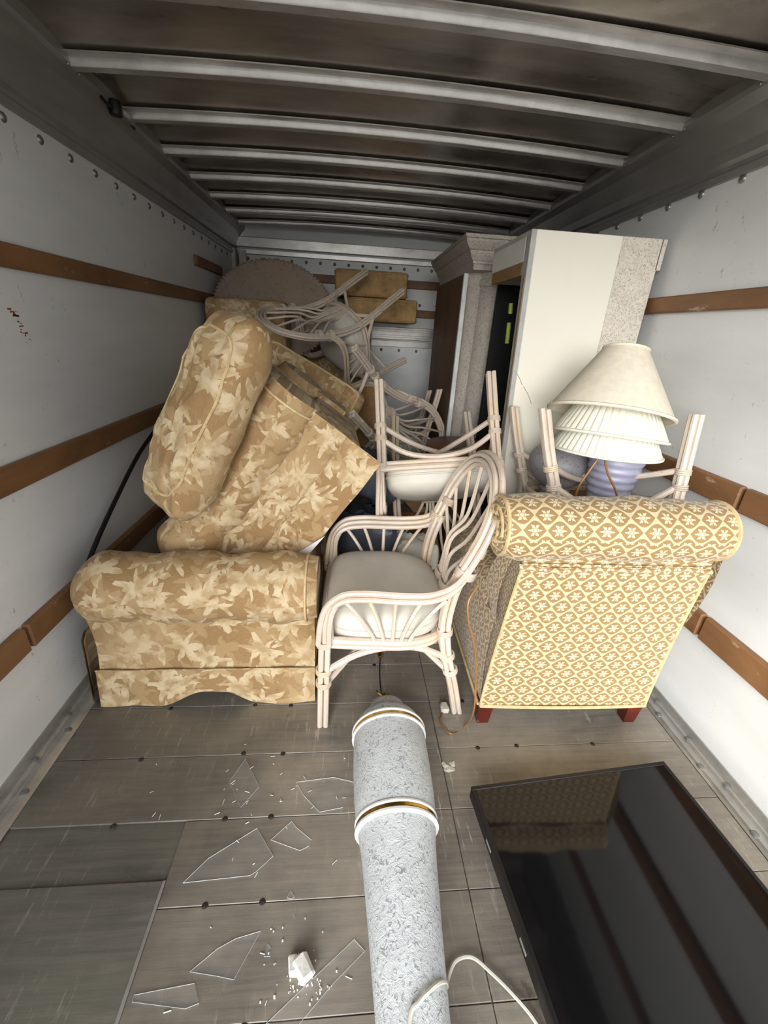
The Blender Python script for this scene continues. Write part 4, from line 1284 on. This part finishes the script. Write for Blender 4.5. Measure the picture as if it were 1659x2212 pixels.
# ------------------------------------------------------------------ buried wooden table and bag in the pile
tb = empty('round_table', loc=(.64, 2.285, 0)); tag(tb, 'brown wooden round pedestal table buried behind the upturned chair', 'table')
MB().lathe([(.0, .72), (.19, .72), (.2, .73), (.2, .752), (.19, .76), (0, .76)], 40).build('tabletop', M['tablewood'], tb)
MB().lathe([(.05, .08), (.05, .3), (.035, .5), (.05, .72)], 20).build('pedestal', M['tablewood'], tb)
for k in range(4):
    a = k * PI / 2 + .5
    MB().tube(smooth_path([(.03 * math.cos(a), .03 * math.sin(a), .12), (.12 * math.cos(a), .12 * math.sin(a), .1), (.19 * math.cos(a), .19 * math.sin(a), .02)], 5), .022, 8).build('foot', M['tablewood'], tb)
t2 = empty('bentwood_base', loc=(.33, 2.30, 0)); tag(t2, 'tan bentwood chair base showing below the upturned chair seat', 'chair base')
for s in (-1, 1):
    pts = smooth_path([(s * .22, -.05, .02), (s * .14, -.06, .30), (s * .02, -.08, .48), (s * .03, -.05, .66)], 6)
    m = MB(); nP = len(pts)
    for p in pts:
        for (dx, dy) in ((-.045, -.012), (.045, -.012), (.045, .012), (-.045, .012)): m.v.append((p.x + dx, p.y + dy, p.z))
    for i in range(nP - 1):
        for k in range(4):
            j = (k + 1) % 4; m.quad_faces((4 * i + k, 4 * i + j, 4 * i + 4 + j, 4 * i + 4 + k))
    m.quad_faces((3, 2, 1, 0)); m.quad_faces(tuple(4 * (nP - 1) + i for i in range(4))); m.build('leg', M['cabbrown'], t2)
MB().box((-.26, -.09, .30), (.26, -.05, .36), bev=.006).build('rail', M['tablewood'], t2, False)
cushion('leather_bag', M['navy'], (.30, .22, .20), Matrix.Translation((.12, 1.98, .66)) @ Matrix.Rotation(.5, 4, 'Y'), 'slate blue leather cushion squashed beside the tipped sofa', False, 2, .02)
cushion('leather_bag', M['navy'], (.30, .24, .26), Matrix.Translation((.10, 1.92, .37)) @ Matrix.Rotation(.2, 4, 'Y'), 'dark blue leather cushion lower down in the gap behind the rattan arm', False, 5, .02)
cushion('seat_pad', M['seat'], (.22, .16, .18), Matrix.Translation((.35, 1.84, .30)), 'rounded cream seat pad seen through the back of the upright chair', False, 3, .01)

# ------------------------------------------------------------------ litter on the floor
def shard(pix, th, label, z=.001):
    P = [atZ(*p, z) for p in pix]; c = sum(P, Vector()) / len(P); n = len(P)
    m = MB(); m.v = [(p.x - c.x, p.y - c.y, 0) for p in P] + [(p.x - c.x, p.y - c.y, th) for p in P]
    m.quad_faces(tuple(range(n))[::-1]); m.quad_faces(tuple(range(n, 2 * n)))
    for i in range(n): j = (i + 1) % n; m.quad_faces((i, j, n + j, n + i), None, 1)
    a = sum((P[i].x * P[(i + 1) % n].y - P[(i + 1) % n].x * P[i].y) for i in range(n))
    if a < 0: m.f = [f[::-1] for f in m.f]
    o = m.build('glass_shard', [M['glass'], M['glass_edge']], None, False); o.location = (c.x, c.y, z); tag(o, label, 'glass', 'broken glass on the floor'); return o


shard([(585, 1815), (604, 1798), (630, 1775), (640, 1788), (673, 1815), (668, 1828), (648, 1838)], .0025, 'kite-shaped glass shard in the middle of the floor')
shard([(470, 2050), (510, 2028), (563, 2012), (535, 2062), (505, 2117), (472, 2110), (410, 2100)], .0025, 'large pointed glass shard left of the plaster lump')
shard([(395, 1908), (450, 1855), (555, 1790), (590, 1850), (553, 1884), (540, 1892)], .0025, 'long-edged glass shard beside the seam strip')
shard([(575, 2212), (660, 2130), (765, 2030), (788, 2055), (720, 2125), (640, 2220)], .0025, 'long narrow glass strip beside the lying lamp')
shard([(640, 1690), (655, 1718), (690, 1755), (740, 1745), (765, 1690), (720, 1680)], .0025, 'curved glass shard next to the lamp shoulder')
shard([(290, 2150), (420, 2125), (430, 2168), (400, 2180), (285, 2165)], .0025, 'rectangular glass piece near the bottom edge left of the strip')
shard([(495, 1690), (530, 1640), (560, 1700), (520, 1745)], .002, 'crazed glass splinter below the sofa skirt')
shard([(570, 2067), (578, 2040), (585, 2048), (584, 2066)], .002, 'tiny triangular glass splinter by the plaster lump')
shard([(620, 1940), (628, 1925), (636, 1938), (630, 1942)], .002, 'tiny glass splinter near the lamp body')
shard([(633, 1975), (640, 1952), (638, 1985)], .002, 'sliver of glass just below the tiny splinter')
# plaster lump in two pieces and crumbs
random.seed(11)
def lump(px, sx, sy, sz, rz, lab, cat='plaster'):
    c = atZ(*px, 0); m = MB(); m.box((-sx, -sy, 0), (sx, sy, sz), bev=min(sx, sy, sz) * .35)
    m.v = [(x * (1 + random.uniform(-.15, .15)), y * (1 + random.uniform(-.15, .15)), z * (1 + random.uniform(-.1, .1))) for x, y, z in m.v]
    o = m.build('plaster_chunk', M['plaster'], None, False); o.location = (c.x, c.y, .001); o.rotation_euler = (0, 0, rz)
    tag(o, lab, cat, 'plaster rubble'); return o
lump((655, 2098), .017, .024, .030, .6, 'white plaster lump, the larger of the two on the floor')
lump((634, 2092), .010, .017, .024, .2, 'white plaster lump, the smaller of the two on the floor')
cr = MB()
for k in range(70):
    a = random.gauss(0, 1); px = 668 + random.gauss(0, 26); py = 2125 + random.gauss(0, 16)
    if k > 45: px = random.uniform(560, 720); py = random.uniform(1960, 2190)
    c = atZ(px, py, .001); s = random.uniform(.0006, .0019)
    cr.box((c.x - s, c.y - s, .001), (c.x + s, c.y + s, .001 + s * 1.4))
o = cr.build('plaster_crumbs', M['plaster'], None, False); tag(o, 'white plaster crumbs scattered round the broken lumps', 'crumbs', kind='stuff')
cr = MB()
for k in range(45):
    px = random.choice([random.gauss(530, 40), random.uniform(300, 760)]); py = random.choice([random.gauss(1720, 45), random.uniform(1600, 2200)])
    c = atZ(px, py, .001); s = random.uniform(.0008, .003); a = random.uniform(0, PI)
    l = random.uniform(.002, .008); dx, dy = math.cos(a) * l, math.sin(a) * l
    cr.tube([(c.x - dx, c.y - dy, .002), (c.x + dx, c.y + dy, .002)], random.uniform(.0006, .0012), 4)
o = cr.build('glass_splinters', M['plaster'], None, False); tag(o, 'bright glass splinters strewn over the floor boards', 'splinters', kind='stuff')
# torn paper bits
for k, (pix, lab) in enumerate((([(953, 1648), (958, 1645), (964, 1650), (972, 1655), (968, 1660), (957, 1658)], 'left scrap of torn white paper in front of the television'),
                                ([(969, 1648), (981, 1644), (983, 1656), (976, 1657)], 'right scrap of torn white paper in front of the television'),
                                ([(958, 1660), (970, 1655), (983, 1660), (982, 1666), (968, 1668), (959, 1666)], 'lower oval scrap of torn white paper in front of the television'))):
    P = [atZ(*p, .0015) for p in pix]; c = sum(P, Vector()) / len(P); n = len(P); m = MB()
    m.v = [(p.x - c.x, p.y - c.y, .0015 + .0015 * (i % 2)) for i, p in enumerate(P)] + [(p.x - c.x, p.y - c.y, .0007 + .0015 * (i % 2)) for i, p in enumerate(P)] + [(0, 0, .004), (0, 0, .003)]
    for i in range(n):
        j = (i + 1) % n; m.quad_faces((j, i, 2 * n)); m.quad_faces((n + i, n + j, 2 * n + 1)); m.quad_faces((i, j, n + j, n + i))
    o = m.build('paper_scrap', M['paper'], None, False); o.location = (c.x, c.y, 0); tag(o, lab, 'paper', 'torn paper scraps')
